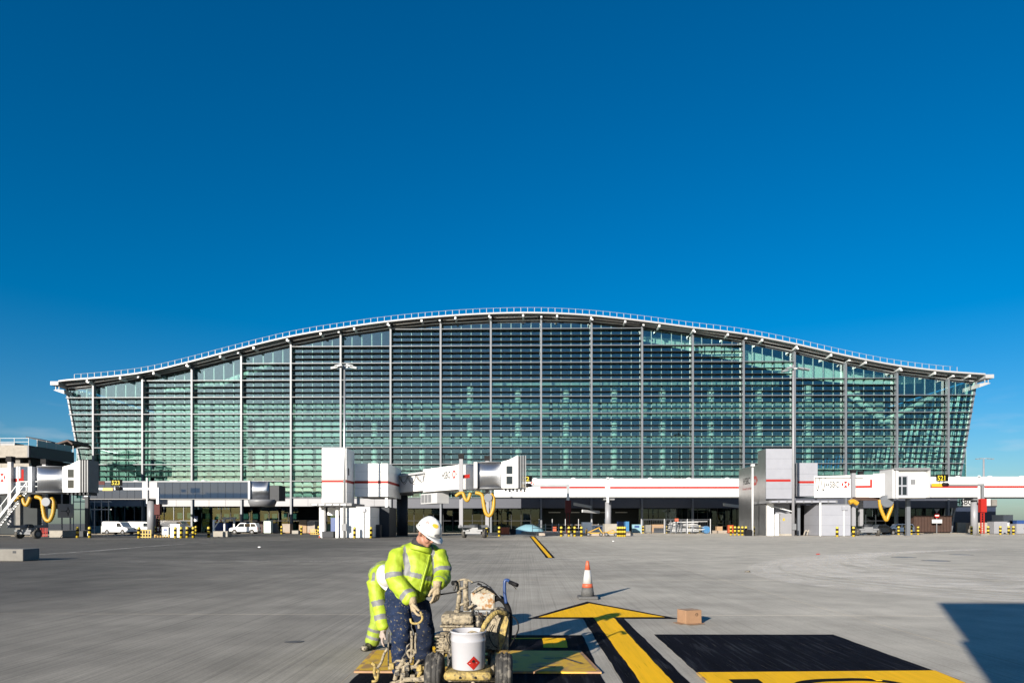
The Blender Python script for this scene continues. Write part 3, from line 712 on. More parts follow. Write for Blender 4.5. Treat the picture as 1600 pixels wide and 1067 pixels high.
def px_of(p):
    return 800 + FPX * (p.x * CY + p.y * SY) / (-p.x * SY + p.y * CY)
def t_at(fn, px):
    return min((abs(px_of(fn(i / 400 - .2)) - px), i / 400 - .2) for i in range(600))[1]
def jetway(label, A, B, Y2, cabpx, mk, stairs=False):
    """A, B: ends of the tunnel floor line; cab turned toward +x beyond B. cabpx = (cylinder centre px, radius m, z0, z1)"""
    A, B = Vector(A), Vector(B)
    root = thing('passenger_jetty', (B.x, B.y, 0), label, 'jetty')
    ax = (B - A).normalized(); side = ax.cross(Vector((0, 0, 1))).normalized(); up = side.cross(ax)
    if side.y > 0: side = -side
    L = (B - A).length
    def sect(t0, t1, w, h, lift, name, mt='white_panel'):
        c = A.lerp(B, (t0 + t1) / 2) + up * (h / 2 + lift)
        return MB().obox(c, ax, side, up, L * (t1 - t0) / 2, w / 2, h / 2).build(name, mt, root)
    inner = sect(0, .55, 2.3, 2.3, .1, 'inner_tunnel')
    outer = sect(.47, 1.0, 2.75, 2.75, -.1, 'outer_tunnel')
    # collar and cable tray
    for t in (.47, .985):
        MB().obox(A.lerp(B, t) + up * 1.27, ax, side, up, .12, 1.44, 1.44).build('collar', 'white_shade', root)
    s0 = A + side * 1.3 + up * 2.25
    MB().bar(s0 + ax * .3, s0 + ax * L * .5 + side * .25, .28, .22).build('cable_tray', 'white_shade', root)
    pts = []
    for q in range(3):
        p = s0 + ax * (L * (.08 + .14 * q)) + side * .25 - up * .2; r_ = s0 + ax * (L * (.08 + .14 * (q + 1))) + side * .25 - up * .2
        MB().tube(arc(p, r_, .75 + .2 * (q % 2), 12), .035, 5).build('festoon_cable', 'black', root)
        MB().tube(arc(p + ax * .3, r_ + ax * .2, .95, 12), .03, 5).build('festoon_cable', 'black', root)
    # writing, emblem and stripe on the camera side of the outer tunnel
    face = lambda t: A.lerp(B, t) + side * 1.382 - up * .1
    t_text, t_logo, t_s0, t_s1 = (t_at(face, p) for p in (mk[0], mk[1], mk[3], mk[4]))
    lettering('HSBC', face(t_text) + up * 1.35, ax, up, .78, 'black', root, bold=.022, squeeze=(t_logo - t_text) * L * .92 / (.78 / .7 * 2.55))
    logo(face(t_logo) + up * 1.27, ax, up, 1.2, root, .92)
    lettering('The world\u2019s local bank', face(t_text) + up * .8, ax, up, .2, 'red', root)
    MB().obox(face((t_s0 + t_s1) / 2) + up * 1.35, ax, side, up, (t_s1 - t_s0) * L / 2, .006, .2).build('red_stripe', 'red', root)
    if mk[5]: MB().obox(face(t_s1) - ax * .2 + up * 2.0, ax, side, up, .2, .006, .444).build('red_stripe', 'red', root)
    # round cab and cab head
    cpx, cr, z0, z1 = cabpx
    cx = at(cpx, 750, Y2 - .8 * cr).x; cy = Y2
    MB().lathe([(cr, z0), (cr, z1)], (cx, cy, 0), n=40).build('cab_rotunda', 'silver', root)
    MB().lathe([(cr + .06, z0 - .18), (cr + .06, z0)], (cx, cy, 0), n=40).build('rotunda_floor', 'mid_grey', root)
    MB().lathe([(cr + .05, z1), (cr + .05, z1 + .1)], (cx, cy, 0), n=40).build('rotunda_roof', 'mid_grey', root)
    bx('link_panel', 'white_shade', root, cx - cr - .3, cx - cr * .93, cy - 1.42, cy + 1.4, z0 - .1, z1 + .05)
    x1 = cx + cr * .93; cd = 1.5 if cx > -20 else .9
    cabm = MB().prism([(x1, cy - cd, z0 - .1), (x1 + 1.1, cy - cd, z0 - .1), (x1 + 1.75, cy - cd, z0 - .1), (x1 + 1.75, cy - cd, z1 + .75), (x1 + .75, cy - cd, z1 + .25), (x1, cy - cd, z1 + .05)], (0, 2 * cd, 0))
    cabo = cabm.build('cab', 'white_panel', root)
    for zz in (0, 1):
        bx('window', 'dark_glass', cabo, x1 + .55, x1 + 1.15, cy - cd - .012, cy - cd - .004, z0 + .35 + 1.1 * zz, z0 + 1.15 + 1.1 * zz)
        bx('window_frame', 'mid_grey', cabo, x1 + .48, x1 + 1.22, cy - cd - .003, cy - cd + .001, z0 + .28 + 1.1 * zz, z0 + 1.22 + 1.1 * zz)
    bel = thing_part('bellows', root)
    for q in range(7):
        bx('bellows_rib', 'mid_grey' if q % 2 == 0 else 'dark_grey', bel, x1 + 1.76 + q * .13, x1 + 1.76 + (q + 1) * .13 - .02, cy - cd + (.08 if q % 2 else 0), cy + cd - (.08 if q % 2 else 0), z0 - .1, z1 + .75 - (.06 if q % 2 else 0))
    for q in range(6): bx('buffer', 'dark_grey', bel, x1 + .3 + q * .42, x1 + .5 + q * .42, cy - cd * .8, cy + cd * .8, z0 - .32 - .08 * (q % 2), z0 - .12)
    # lift columns and bogie
    lc = A.lerp(B, t_at(lambda t: A.lerp(B, t) + side * 1.75, mk[2]))
    for s in (1, -1):
        p = Vector((lc.x, lc.y, 0)) + side * s * 1.75
        o = MB().box(p.x - .2, p.x + .2, p.y - .2, p.y + .2, 1.3, lc.z + 3.2).build('lift_column', 'fascia', root)
        bx('column_cap', 'black', o, p.x - .3, p.x + .3, p.y - .3, p.y + .3, lc.z + 3.2, lc.z + 3.75)
    MB().bar(Vector((lc.x, lc.y, 1.3)) - side * 2.0, Vector((lc.x, lc.y, 1.3)) + side * 2.0, .4, .3).build('cross_beam', 'mid_grey', root)
    bogie(root, (lc.x, lc.y, 0), ax.normalized() if False else (1, -.25, 0))
    # conditioning unit and yellow hoses below
    u0 = A.lerp(B, .55) + side * .6
    unit = MB().obox(u0 - up * .95, ax, side, (0, 0, 1), 2.0, .8, .62).build('conditioning_unit', 'white_shade', root)
    for q in range(3): MB().obox(u0 - up * .95 + ax * (-1.5 + q * .85) + side * .805, ax, side, (0, 0, 1), .36, .01, .48).build('grille', 'mid_grey', unit)
    h0 = Vector((cx - cr * .9, cy - .5, z0 - .3))
    yellow_hose(root, [h0 + Vector((-2.5, 0, -.65)), h0 + Vector((-2.1, 0, -.35)), h0 + Vector((-1.7, 0, -.3)), h0 + Vector((-1.45, -.1, -.9)), h0 + Vector((-1.15, -.1, -1.1)), h0 + Vector((-.85, 0, -.3))], .2)
    yellow_hose(root, [h0 + Vector((-.3, 0, -.25)), h0 + Vector((.4, -.1, -.5)), h0 + Vector((.6, -.15, -1.5)), h0 + Vector((.85, -.2, -2.5)), h0 + Vector((1.3, -.2, -2.75)), h0 + Vector((1.65, -.15, -2.0)), h0 + Vector((1.7, -.1, -.9)), h0 + Vector((1.4, 0, -.4))], .22)
    MB().tube([h0 + Vector((1.1, -.5, -.8)), h0 + Vector((1.1, .2, -.8))], .45, 18).build('hose_reel', 'steel', root)
    # rotunda support at the terminal end
    MB().lathe([(1.5, A.z - .2), (1.5, A.z + 2.6)], (A.x - ax.x * 1.0, A.y - ax.y * 1.0, 0), n=24).build('root_rotunda', 'mid_grey', root)
    MB().lathe([(.75, 0), (.75, A.z - .2)], (A.x - ax.x * 1.0, A.y - ax.y * 1.0, 0), n=18).build('root_column', 'dark_grey', root)
    if stairs:
        t0 = Vector((at(33, 770, B.y - 2.4).x, B.y - 1.6, B.z)); b0 = Vector((t0.x - 3.9, B.y - 1.6, 0))
        st = thing_part('service_stair', root)
        for s in (0, -1.0):
            MB().bar(b0 + Vector((0, s, .1)), t0 + Vector((0, s, 0)), .08, .25).build('stringer', 'bright_steel', st)
            MB().bar(b0 + Vector((0, s, 1.1)), t0 + Vector((0, s, 1.0)), .06).build('handrail', 'bright_steel', st)
            for q in range(5):
                p = b0.lerp(t0, q / 4 * .98 + .01); MB().bar(p + Vector((0, s, 0)), p + Vector((0, s, 1.05)), .05).build('baluster', 'bright_steel', st)
        for q in range(1, 18):
            p = b0.lerp(t0, q / 18); bx('tread', 'mid_grey', st, p.x - .13, p.x + .13, p.y - .95, p.y - .05, p.z, p.z + .03)
        ld = MB().box(t0.x - .1, t0.x + 2.0, t0.y - 1.0, t0.y + .3, t0.z - .1, t0.z).build('landing', 'mid_grey', st)
        for zz in (.5, 1.0): MB().bar(t0 + Vector((0, -1, zz)), t0 + Vector((2, -1, zz)), .05).build('handrail', 'bright_steel', st)
    return root

# ------------------------------------------------------------------ building at the edge of the picture, beside the terminal
cb = thing('concrete_annex', at(0, 838, 104), 'concrete annex with dark flank, roof railing and sloping roofs beside the terminal', 'building')
xr = at(43, 700, 102).x; xl = xr - 40
z = lambda py, Y=102: at(40, py, Y).z
for q in range(9): bx('parapet_panel', 'concrete_light', cb, xr - 4.3 * (q + 1) + .03, xr - 4.3 * q, 102, 102.5, z(714.5), z(695.5))
bx('roof_slab', 'mid_grey', cb, xl, xr - .02, 102.5, 112.4, z(712), z(698))
bx('shaded_flank', 'navy', cb, xr - .01, xr + .2, 102.0, 112.4, z(714), z(695.5))  # navy holds the shade of the side turned from the sun
for q in range(9): bx('lower_panel', 'concrete_light', cb, xr - 4.3 * (q + 1) + .03, xr - 4.3 * q, 102.3, 102.8, z(745), z(723.5))
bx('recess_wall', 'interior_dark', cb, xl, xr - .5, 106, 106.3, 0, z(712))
for q in range(5): bx('pier', 'concrete_mid', cb, xr - 2.6 - 7 * q, xr - 1.9 - 7 * q, 103, 103.7, 0, z(712))
bx('side_wall', 'black', cb, xr - .6, xr - .3, 103, 112.4, 4, z(714))  # black likewise carries the flank's shade in its colour
for q in range(4):
    zz = z(752) - q * 1.3
    bx('walkway_edge', 'timber' if q == 0 else 'white_shade', cb, xr - 1, xr + 5.5, 114, 114.2, zz - .15, zz)
for q in range(6): bx('scaffold_pole', 'white_shade', cb, xr - 1 + q * 1.2, xr - .9 + q * 1.2, 113.9, 114, 0, z(748))
for zz in (.55, 1.1): MB().bar((xl, 102.3, z(695.5) + zz), (xr, 102.3, z(695.5) + zz), .05).build('roof_rail', 'white_shade', cb)
for q in range(14): bx('rail_post', 'white_shade', cb, xr - 2.2 * q - .06, xr - 2.2 * q, 102.25, 102.33, z(695.5), z(695.5) + 1.15)
for q in range(5): bx('rail_post', 'white_shade', cb, xr - .03, xr + .05, 104 + 2.1 * q, 104.08 + 2.1 * q, z(695.5), z(695.5) + 1.1)
bx('roof_glass_rail', 'light_blue', cb, xr - .02, xr + .02, 104, 112, z(695.5), z(695.5) + 1.0)
MB().prism([at(80, 694.5, 112), at(105, 686.5, 112), at(113, 692, 112), at(113, 695, 112), at(105, 689.5, 112), at(80, 697, 112)], (0, 5, 0)).build('roof_gable', 'rust', cb)
MB().prism([at(40, 681.5, 113), at(80, 690.5, 113), at(80, 693, 113), at(40, 683, 113)], (0, 4, 0)).build('roof_slope', 'dark_grey', cb)
bx('plant_box', 'mid_grey', cb, xr - 9, xr - 5, 106, 108, z(697), z(687))

# ------------------------------------------------------------------ dark glazed link bridge
YB = 104.0
x0, x1 = at(128, 760, YB).x, at(388, 760, YB).x
zb, zt = at(300, 778.5, YB).z, at(300, 752.5, YB).z
lb = thing('glazed_link_bridge', ((x0 + x1) / 2, YB, 0), 'dark blue glazed link bridge ending in a rounded silver drum', 'footbridge')
bx('deck', 'mid_grey', lb, x0, x1, YB + .15, YB + 3, zb - .12, zb + .1); bx('bridge_roof', 'steel', lb, x0, x1, YB - .05, YB + 3, zt - .05, zt + .12)
n = 22
for q in range(n):
    a, b = x0 + (x1 - x0) * q / n, x0 + (x1 - x0) * (q + 1) / n
    if q in (8, 9): bx('cladding_panel', 'fascia', lb, a + .01, b - .01, YB - .06, YB + .1, zb, zt - .06); continue
    bx('glass_panel', 'bridge_glass', lb, a + .02, b - .02, YB, YB + .1, zb + .02, zt - .07)
bx('panel_backing', 'black', lb, x0, x1, YB + .12, YB + .2, zb + .11, zt - .06)
MB().lathe([(1.35, zb - .1), (1.35, zt + .02)], (x1 + 1.4, YB + 1.3, 0), n=32).build('end_drum', 'silver', lb)
bx('drum_collar', 'white_metal', lb, x1, x1 + .25, YB - .12, YB + 3, zb - .1, zt + .15)
MB().lathe([(1.8, zb - 1.2), (2.1, zb - .5), (2.1, zb - .14)], (x1 + 1.6, YB + 1.5, 0), n=28).build('drum_underside', 'mid_grey', lb)
bx('drum_box', 'dark_grey', lb, x1 + 2.2, x1 + 4.3, YB + 1.2, YB + 4, zb - .3, zt - .5)
for px in (211, 228):
    MB().lathe([(.62, 0), (.62, zb - .14)], (at(229, 800, YB).x, YB + 1.4, 0), n=22).build('support_column', 'fascia', lb); break
bx('rain_pipe', 'white_metal', lb, at(231, 770, YB).x - .09, at(231, 770, YB).x + .09, YB - .3, YB - .12, zb - .8, zt + .6)
for px in (205, 262, 268, 312): MB().lathe([(.5, zt + .12), (.42, zt + .3), (0, zt + .36)], (at(px, 750, YB).x, YB + 1.5, 0), n=14).build('roof_vent', 'white_metal', lb)

# ------------------------------------------------------------------ white link bridges
def white_bridge(label, pxa, pxb, Y, col_px, stripes, pt, pb):
    xa_, xb_ = at(pxa, 760, Y).x, at(pxb, 760, Y).x; z1_ = at((pxa + pxb) / 2, pt, Y).z; z0_ = at((pxa + pxb) / 2, pb, Y).z
    o = thing('white_link_bridge', ((xa_ + xb_) / 2, Y, 0), label, 'footbridge')
    n_ = max(3, round((xb_ - xa_) / 4.6))
    for q in range(n_):
        a, b = xa_ + (xb_ - xa_) * q / n_, xa_ + (xb_ - xa_) * (q + 1) / n_
        bx('cladding_panel', 'white_panel', o, a + .008, b - .008, Y, Y + 3.0, z0_, z1_)
    bx('deck', 'dark_grey', o, xa_, xb_, Y + .1, Y + 2.9, z0_ - .18, z0_ - .004)
    bx('bridge_roof', 'white_shade', o, xa_, xb_, Y - .06, Y + 3.06, z1_ + .004, z1_ + .12)
    for (a, b, p) in stripes:
        c = at(a, p, Y); d_ = at(b, p, Y); zz = at((a + b) / 2, p, Y).z
        bx('red_stripe', 'red', o, c.x, d_.x, Y - .012, Y - .004, zz - .17, zz + .17)
    for p in col_px:
        x = at(p, 800, Y).x
        MB().lathe([(.5, 0), (.5, z0_ - .5)], (x, Y + 1.5, 0), n=22).build('support_column', 'fascia', o)
        bx('column_crosshead', 'mid_grey', o, x - .9, x + .9, Y + .3, Y + 2.7, z0_ - .5, z0_ - .2)
        bx('movement_joint', 'white_metal', o, x - .45, x - .05, Y - .06, Y - .02, z0_ - .9, z1_ + .3)
    for q in range(6):
        x = xa_ + (xb_ - xa_) * (.15 + .14 * q)
        MB().lathe([(.42, z1_ + .12), (.36, z1_ + .28), (0, z1_ + .36)], (x, Y + 1.2, 0), n=14).build('roof_vent', 'white_metal', o)
    return o
wb = white_bridge('long white link bridge with thin red stripe between the two jetty towers', 772, 1205, 111, (952,), ((844, 945.5), (953, 1152),) and [(844, 945.5, 761.3), (953, 1190, 761.5)], 748.5, 776)
logo(at(826.5, 760.5, 110.98) , (1, 0, 0), (0, 0, 1), .9, wb, .8)
lettering('The world\u2019s local bank', at(813, 769, 110.98), (1, 0, 0), (0, 0, 1), .2, 'red', wb)
wb2 = white_bridge('white link bridge with red stripe running out past the terminal corner', 1400, 1760, 109, (1532, 1700), [(1445, 1700, 760.3)], 745.5, 776)

# ------------------------------------------------------------------ jetty towers
def red_band(parent, x0, x1, y, z, h=.3): bx('red_stripe', 'red', parent, x0, x1, y - .012, y - .003, z - h / 2, z + h / 2)
# middle tower
Yt = 78.0
tw = thing('lift_tower', at(528, 838, Yt), 'tall white lift tower with red stripe and lower white box beside it', 'tower')
a = at(503, 700, Yt); b = at(541, 785, Yt); xA, xB, zt_, zb_ = a.x, b.x, a.z, b.z
ribbed(tw, 'tower_panel', 'white_panel', xA, xB, Yt, Yt + 3.7, zb_, zt_, 5)
zs = at(520, 751.5, Yt).z; red_band(tw, xA, xB, Yt, zs)
MB().box(xB + .003, xB + .012, Yt, Yt + 3.7, zs - .15, zs + .15).build('red_stripe', 'red', tw)
Y2 = 81.4
a2 = at(554, 724, Y2); b2 = at(606, 775.5, Y2)
ribbed(tw, 'box_panel', 'white_panel', a2.x, b2.x, Y2, Y2 + 9, b2.z, a2.z, 4)
zs2 = at(580, 753, Y2).z; red_band(tw, a2.x, b2.x, Y2, zs2)
MB().box(b2.x + .003, b2.x + .012, Y2, Y2 + 9, zs2 - .15, zs2 + .15).build('red_stripe', 'red', tw)
bx('canopy', 'mid_grey', tw, at(493, 785, Yt).x, at(557, 785, Yt).x, Yt - 2.2, Yt + 4, zb_ - .42, zb_ - .12)
for q in range(5): bx('canopy_rib', 'white_metal', tw, at(497 + 11 * q, 785, Yt).x, at(505 + 11 * q, 785, Yt).x, Yt - 2.3, Yt - 2.2, zb_ - .36, zb_ - .2)
for px in (504.5, 527, 604, 560):
    yy = Yt - .6 if px < 550 else Y2 + .6
    c = at(px, 800, yy).x; bx('canopy_leg', 'white_metal', tw, c - .16, c + .16, yy - .16, yy + .16, 0, (zb_ - .42) if px < 550 else b2.z)
bx('stair_core', 'dark_grey', tw, at(512, 800, Yt).x, at(612, 800, Yt + 5).x, Yt + 3.5, Yt + 8, 0, zb_ - .45)
bx('core_wall', 'white_panel', tw, at(506, 800, Yt).x, at(531, 800, Yt).x, Yt + 1.5, Yt + 1.7, 2.6, zb_ - .5)
bx('core_wall', 'white_panel', tw, at(500, 800, Yt + 1.5).x, at(509, 800, Yt + 1.5).x, Yt + 1.2, Yt + 1.49, 0, zb_ - .5)
bx('door', 'blue', tw, at(511, 812, Yt).x, at(525, 812, Yt).x, Yt + 1.5, Yt + 1.58, 0, 2.3)
bx('wall_lamp', 'dark_grey', tw, xB + .012, xB + .06, Yt + .8, Yt + 1.1, zb_ + 3.2, zb_ + 4.0)
MB().bar(at(505, 787, Yt - .6), at(531, 797, Yt - .6), .12).build('canopy_brace', 'white_metal', tw)
# hut in front
def hut(label, pxa, pxb, pt, Y, depth, mt, n, shade=None):
    a, b = at(pxa, pt, Y), at(pxb, pt, Y)
    o = thing('equipment_hut', ((a.x + b.x) / 2, Y, 0), label, 'hut')
    ribbed(o, 'wall_panel', mt, a.x, b.x, Y, Y + depth, .05, a.z, n, .012)
    bx('base_plinth', 'dark_grey', o, a.x + .05, b.x - .05, Y + .05, Y + depth - .05, 0, .05)
    bx('roof_trim', 'mid_grey', o, a.x - .06, b.x + .06, Y - .06, Y + depth + .06, a.z, a.z + .09)
    return o, a, b
h1, a, b = hut('plain white equipment hut in front of the white lift tower', 532, 578, 792, 76.5, 6.2, 'white_panel', 3)
c = at(568.5, 792, 76.4).x
bx('cable_riser', 'mid_grey', h1, c - .05, c + .05, 76.4, 76.48, 0, a.z - .3); bx('junction_box', 'grey_panel', h1, c - .2, c + .2, 76.3, 76.49, a.z - .55, a.z - .15)
bx('cabinet', 'dark_grey', h1, b.x + .02, b.x + .5, 79.5, 80.6, 0, 1.5)

# grey tower
Yg = 93.0
tg = thing('lift_tower', at(1218, 838, Yg), 'grey clad lift tower with polished metal flank and red stripe', 'tower')
a = at(1197, 701, Yg); b = at(1240, 779, Yg)
ribbed(tg, 'tower_panel', 'grey_panel', a.x, b.x, Yg, Yg + 3.2, b.z, a.z, 5)
zs = at(1218, 750.5, Yg).z; red_band(tg, a.x, b.x - .4, Yg, zs)
bx('flank_panel', 'silver_wall', tg, a.x - .05, a.x - .004, Yg + .02, Yg + 3.2, 0, a.z)
zl = at(1151, 733, Yg + 11.5).z
for q in range(6):
    y0_, y1_ = Yg + 3.21 + q * 1.4, Yg + 3.21 + (q + 1) * 1.4
    bx('flank_panel', 'silver_wall', tg, a.x - .05, a.x + 2.6, y0_, y1_ - .015, 0, zl)
fx = a.x - .058
lettering('HSBC', (fx, Yg + 9.6, at(1160, 757, Yg + 9).z), (0, -1, 0), (0, 0, 1), .95, 'black', tg, squeeze=.95, bold=.015)
logo((fx, Yg + 5.4, at(1180, 757, Yg + 5).z - .1), (0, -1, 0), (0, 0, 1), 2.2, tg, 1.25)
lettering('The world\u2019s local bank', (fx, Yg + 9.8, at(1165, 765, Yg + 8).z), (0, -1, 0), (0, 0, 1), .32, 'red', tg)
Yh = 95.5
a2 = at(1246, 723, Yh); b2 = at(1277.5, 775, Yh)
ribbed(tg, 'box_panel', 'grey_panel', a2.x, b2.x, Yh, Yh + 7, b2.z, a2.z, 3)
red_band(tg, a2.x, b2.x, Yh, at(1260, 753, Yh).z)
cz = at(1218, 780, Yg).z
bx('canopy', 'mid_grey', tg, at(1193, 785, Yg).x, at(1297, 785, Yg).x, Yg - 2.2, Yg + 5, cz - .55, cz - .2)
for q in range(8): bx('canopy_rib', 'grey_panel', tg, at(1196 + 12.5 * q, 785, Yg).x, at(1206 + 12.5 * q, 785, Yg).x, Yg - 2.35, Yg - 2.2, cz - .5, cz - .25)
bx('canopy_wall', 'white_panel', tg, at(1198, 800, Yg).x, at(1207.5, 800, Yg).x, Yg - .3, Yg + .9, 0, cz - .56)
bx('inner_wall', 'grey_panel', tg, at(1207, 800, Yg).x, at(1240, 800, Yg).x, Yg + 1.4, Yg + 1.6, 0, cz - .56)
bx('cabinet', 'fascia', tg, at(1221, 800, Yg).x, at(1239.5, 800, Yg).x, Yg + .2, Yg + 1.3, .25, 3.0)
bx('cabinet_base', 'concrete_light', tg, at(1220, 800, Yg).x, at(1241, 800, Yg).x, Yg + .1, Yg + 1.38, 0, .245)
bx('door', 'white_panel', tg, at(1210, 800, Yg).x, at(1220, 800, Yg).x, Yg + .7, Yg + .8, 0, 2.9)
bx('warning_notice', 'yellow', tg, at(1224, 800, Yg).x, at(1227, 800, Yg).x, Yg + .18, Yg + .196, 2.0, 2.35)
for px in (1247, 1281): 
    c = at(px, 800, Yg).x; bx('canopy_leg', 'steel', tg, c - .18, c + .18, Yg - .3, Yg + .06, 0, cz - .56)
bx('dark_lobby', 'black', tg, at(1250, 800, Yg).x, at(1279, 800, Yg).x, Yg + 4, Yg + 4.3, 0, cz - .6)
MB().bar(at(1208, 791, Yg), at(1238, 799, Yg), .14).build('canopy_brace', 'white_metal', tg)
for q in range(3): MB().tube(arc(at(1256 + 5 * q, 836, Yg + 1), at(1262 + 8 * q, 832, Yg + 1), -.5 - .2 * q, 8), .08, 6).build('coiled_pipe', 'concrete_light', tg)
h2, a, b = hut('grey panelled equipment hut in front of the grey tower', 1281, 1329, 788.5, 90.5, 5.0, 'grey_panel', 3)
bx('corner_post', 'white_metal', h2, a.x - .1, a.x + .12, 90.35, 90.48, 0, a.z + .3)
c = at(1319, 800, 90.4).x; bx('cable_riser', 'white_shade', h2, c - .09, c + .09, 90.4, 90.48, 0, a.z - .2); bx('junction_box', 'grey_panel', h2, c - .3, c + .4, 90.3, 90.47, a.z - .7, a.z - .25)

# ------------------------------------------------------------------ jetties
jetway('white telescopic jetty with silver round cab and looped cables beside the white tower', at(634, 771, 90), at(735, 763, 77.5), 75.5, (765, 1.42, at(765, 762, 75.5).z, at(765, 724, 75.5).z), (690.5, 705.3, 720.5, 723.5, 734, False))
jetway('white telescopic jetty with metal stair and silver round cab at the picture edge', at(-95, 776, 80), at(53, 769, 72.5), 71, (73, 1.55, at(73, 768, 71).z, at(73, 731, 71).z), (-17, -2, 16.5, 20.5, 37, True), stairs=True)
# the third jetty, cab turned toward the camera
A, B = at(1277, 777.5, 96), at(1393, 777, 90)
j3 = thing('passenger_jetty', (B.x, B.y, 0), 'white jetty with four pane cab window in front of the grey hut', 'jetty')
ax = (B - A).normalized(); sd = Vector((ax.y, -ax.x, 0)).normalized(); up = Vector((0, 0, 1)); L = (B - A).length
hgt = at(1340, 742, 93).z - A.z
MB().obox((A + B) / 2 + up * hgt / 2, ax, sd, up, L / 2, 1.3, hgt / 2).build('tunnel', 'white_panel', j3)
MB().obox(A.lerp(B, .9) + up * (hgt / 2 + .12), ax, sd, up, L * .1, 1.42, hgt / 2 + .02).build('tunnel_collar', 'white_shade', j3)
f0 = A + sd * 1.305
fc = lambda t: A.lerp(B, t) + sd * 1.306
tt, tl, t0_, t1_ = (t_at(fc, p) for p in (1290, 1314.5, 1335, 1363))
lettering('HSBC', fc(tt) + up * 1.35, ax, up, .8, 'black', j3, bold=.022, squeeze=(tl - tt) * L * .9 / (.8 / .7 * 2.55))
logo(fc(tl) + up * 1.3, ax, up, 1.1, j3, .88)
lettering('The world\u2019s local bank', fc(tt) + up * .72, ax, up, .22, 'red', j3)
MB().obox(fc((t0_ + t1_) / 2) + up * 1.4, ax, sd, up, (t1_ - t0_) * L / 2, .006, .16).build('red_stripe', 'red', j3)
MB().obox(fc(t1_) - ax * .14 + up * 1.95, ax, sd, up, .14, .006, .385).build('red_stripe', 'red', j3)
MB().bar(f0 + ax * .2 + up * (hgt - .1) + sd * .2, f0 + ax * L * .68 + up * (hgt - .25) + sd * .2, .3, .24).build('cable_tray', 'white_shade', j3)
for q in range(2): MB().tube(arc(f0 + ax * (.2 + .75 * q) + up * (hgt - .3) + sd * .2, f0 + ax * (.75 + .75 * q) + up * (hgt - .3) + sd * .2, 1.7, 14), .05, 6).build('festoon_cable', 'black', j3)
Yc = 87.5; a, b = at(1393, 731, Yc), at(1450, 777, Yc)
cab3 = bx('cab', 'white_panel', j3, a.x + .9, b.x, Yc + .5, Yc + 3.2, b.z, a.z - .25)
bx('cab_roof', 'mid_grey', j3, a.x + .2, b.x + .15, Yc - .3, Yc + 3.3, a.z - .25, a.z)
MB().prism([(b.x, Yc + .5, b.z), (b.x + .1, Yc - .3, b.z), (b.x + .1, Yc - .3, a.z - .25), (b.x, Yc + .5, a.z - .25)], (.12, .1, 0)).build('side_shield', 'white_shade', j3)
for q in range(4): bx('bellows_rib', 'white_shade', j3, a.x + .05 + q * .22, a.x + .23 + q * .22, Yc - .1 + .1 * (q % 2), Yc + 3, b.z - .1, a.z - .26 + .1 * (q % 2 == 0))
w0, w1, wz0, wz1 = at(1404, 0, Yc).x, at(1421, 0, Yc).x, at(1410, 774, Yc).z, at(1410, 743, Yc).z
bx('window_frame', 'grey_panel', cab3, w0 - .12, w1 + .12, Yc + .44, Yc + .496, wz0 - .05, wz1 + .1)
for qx in range(2):
    for qz in range(2):
        bx('window_pane', 'dark_glass', cab3, w0 + (w1 - w0) * (qx * .5 + .04), w0 + (w1 - w0) * (qx * .5 + .42), Yc + .42, Yc + .436, wz0 + (wz1 - wz0) * (qz * .5 + .04), wz0 + (wz1 - wz0) * (qz * .5 + .46))
bx('notice_panel', 'mid_grey', cab3, at(1426, 0, Yc).x, at(1434, 0, Yc).x, Yc + .45, Yc + .496, at(0, 758, Yc).z, at(0, 750, Yc).z)
lc = A.lerp(B, .55)
for s in (1, -1):
    p = Vector((lc.x, lc.y, 0)) + sd * s * 1.8
    o = bx('lift_column', 'fascia', j3, p.x - .24, p.x + .24, p.y - .24, p.y + .24, 1.3, A.z + hgt + .15)
    bx('column_cap', 'black', o, p.x - .3, p.x + .3, p.y - .3, p.y + .3, A.z + hgt + .15, A.z + hgt + .6)
bogie(j3, (lc.x + .9, lc.y - 1, 0), (1, -.1, 0), 'mid_grey', 2.6)
pp = at(1418.5, 837, Yc + 4); bx('prop_leg', 'steel', j3, pp.x - .24, pp.x + .24, Yc + 3.8, Yc + 4.2, 0, b.z)
h0 = at(1384, 783, 89)
yellow_hose(j3, [at(1327, 785, 90), at(1333, 783, 90), at(1340, 787, 90)], .34)
yellow_hose(j3, [h0 + Vector((-.8, 0, .2)), h0 + Vector((-.65, 0, -.9)), h0 + Vector((-.15, 0, -2.1)), h0 + Vector((.1, 0, -2.4)), h0 + Vector((.35, 0, -1.8)), h0 + Vector((.75, 0, -.7)), h0 + Vector((.7, 0, .2))], .24)
MB().tube([h0 + Vector((0, -.45, 0)), h0 + Vector((0, .3, 0))], .78, 20).build('hose_reel', 'steel', j3)
bx('hose_beam', 'rust', j3, at(1335, 0, 90.5).x, at(1392, 0, 90.5).x, 90.5, 91.2, A.z - .55, A.z - .1)

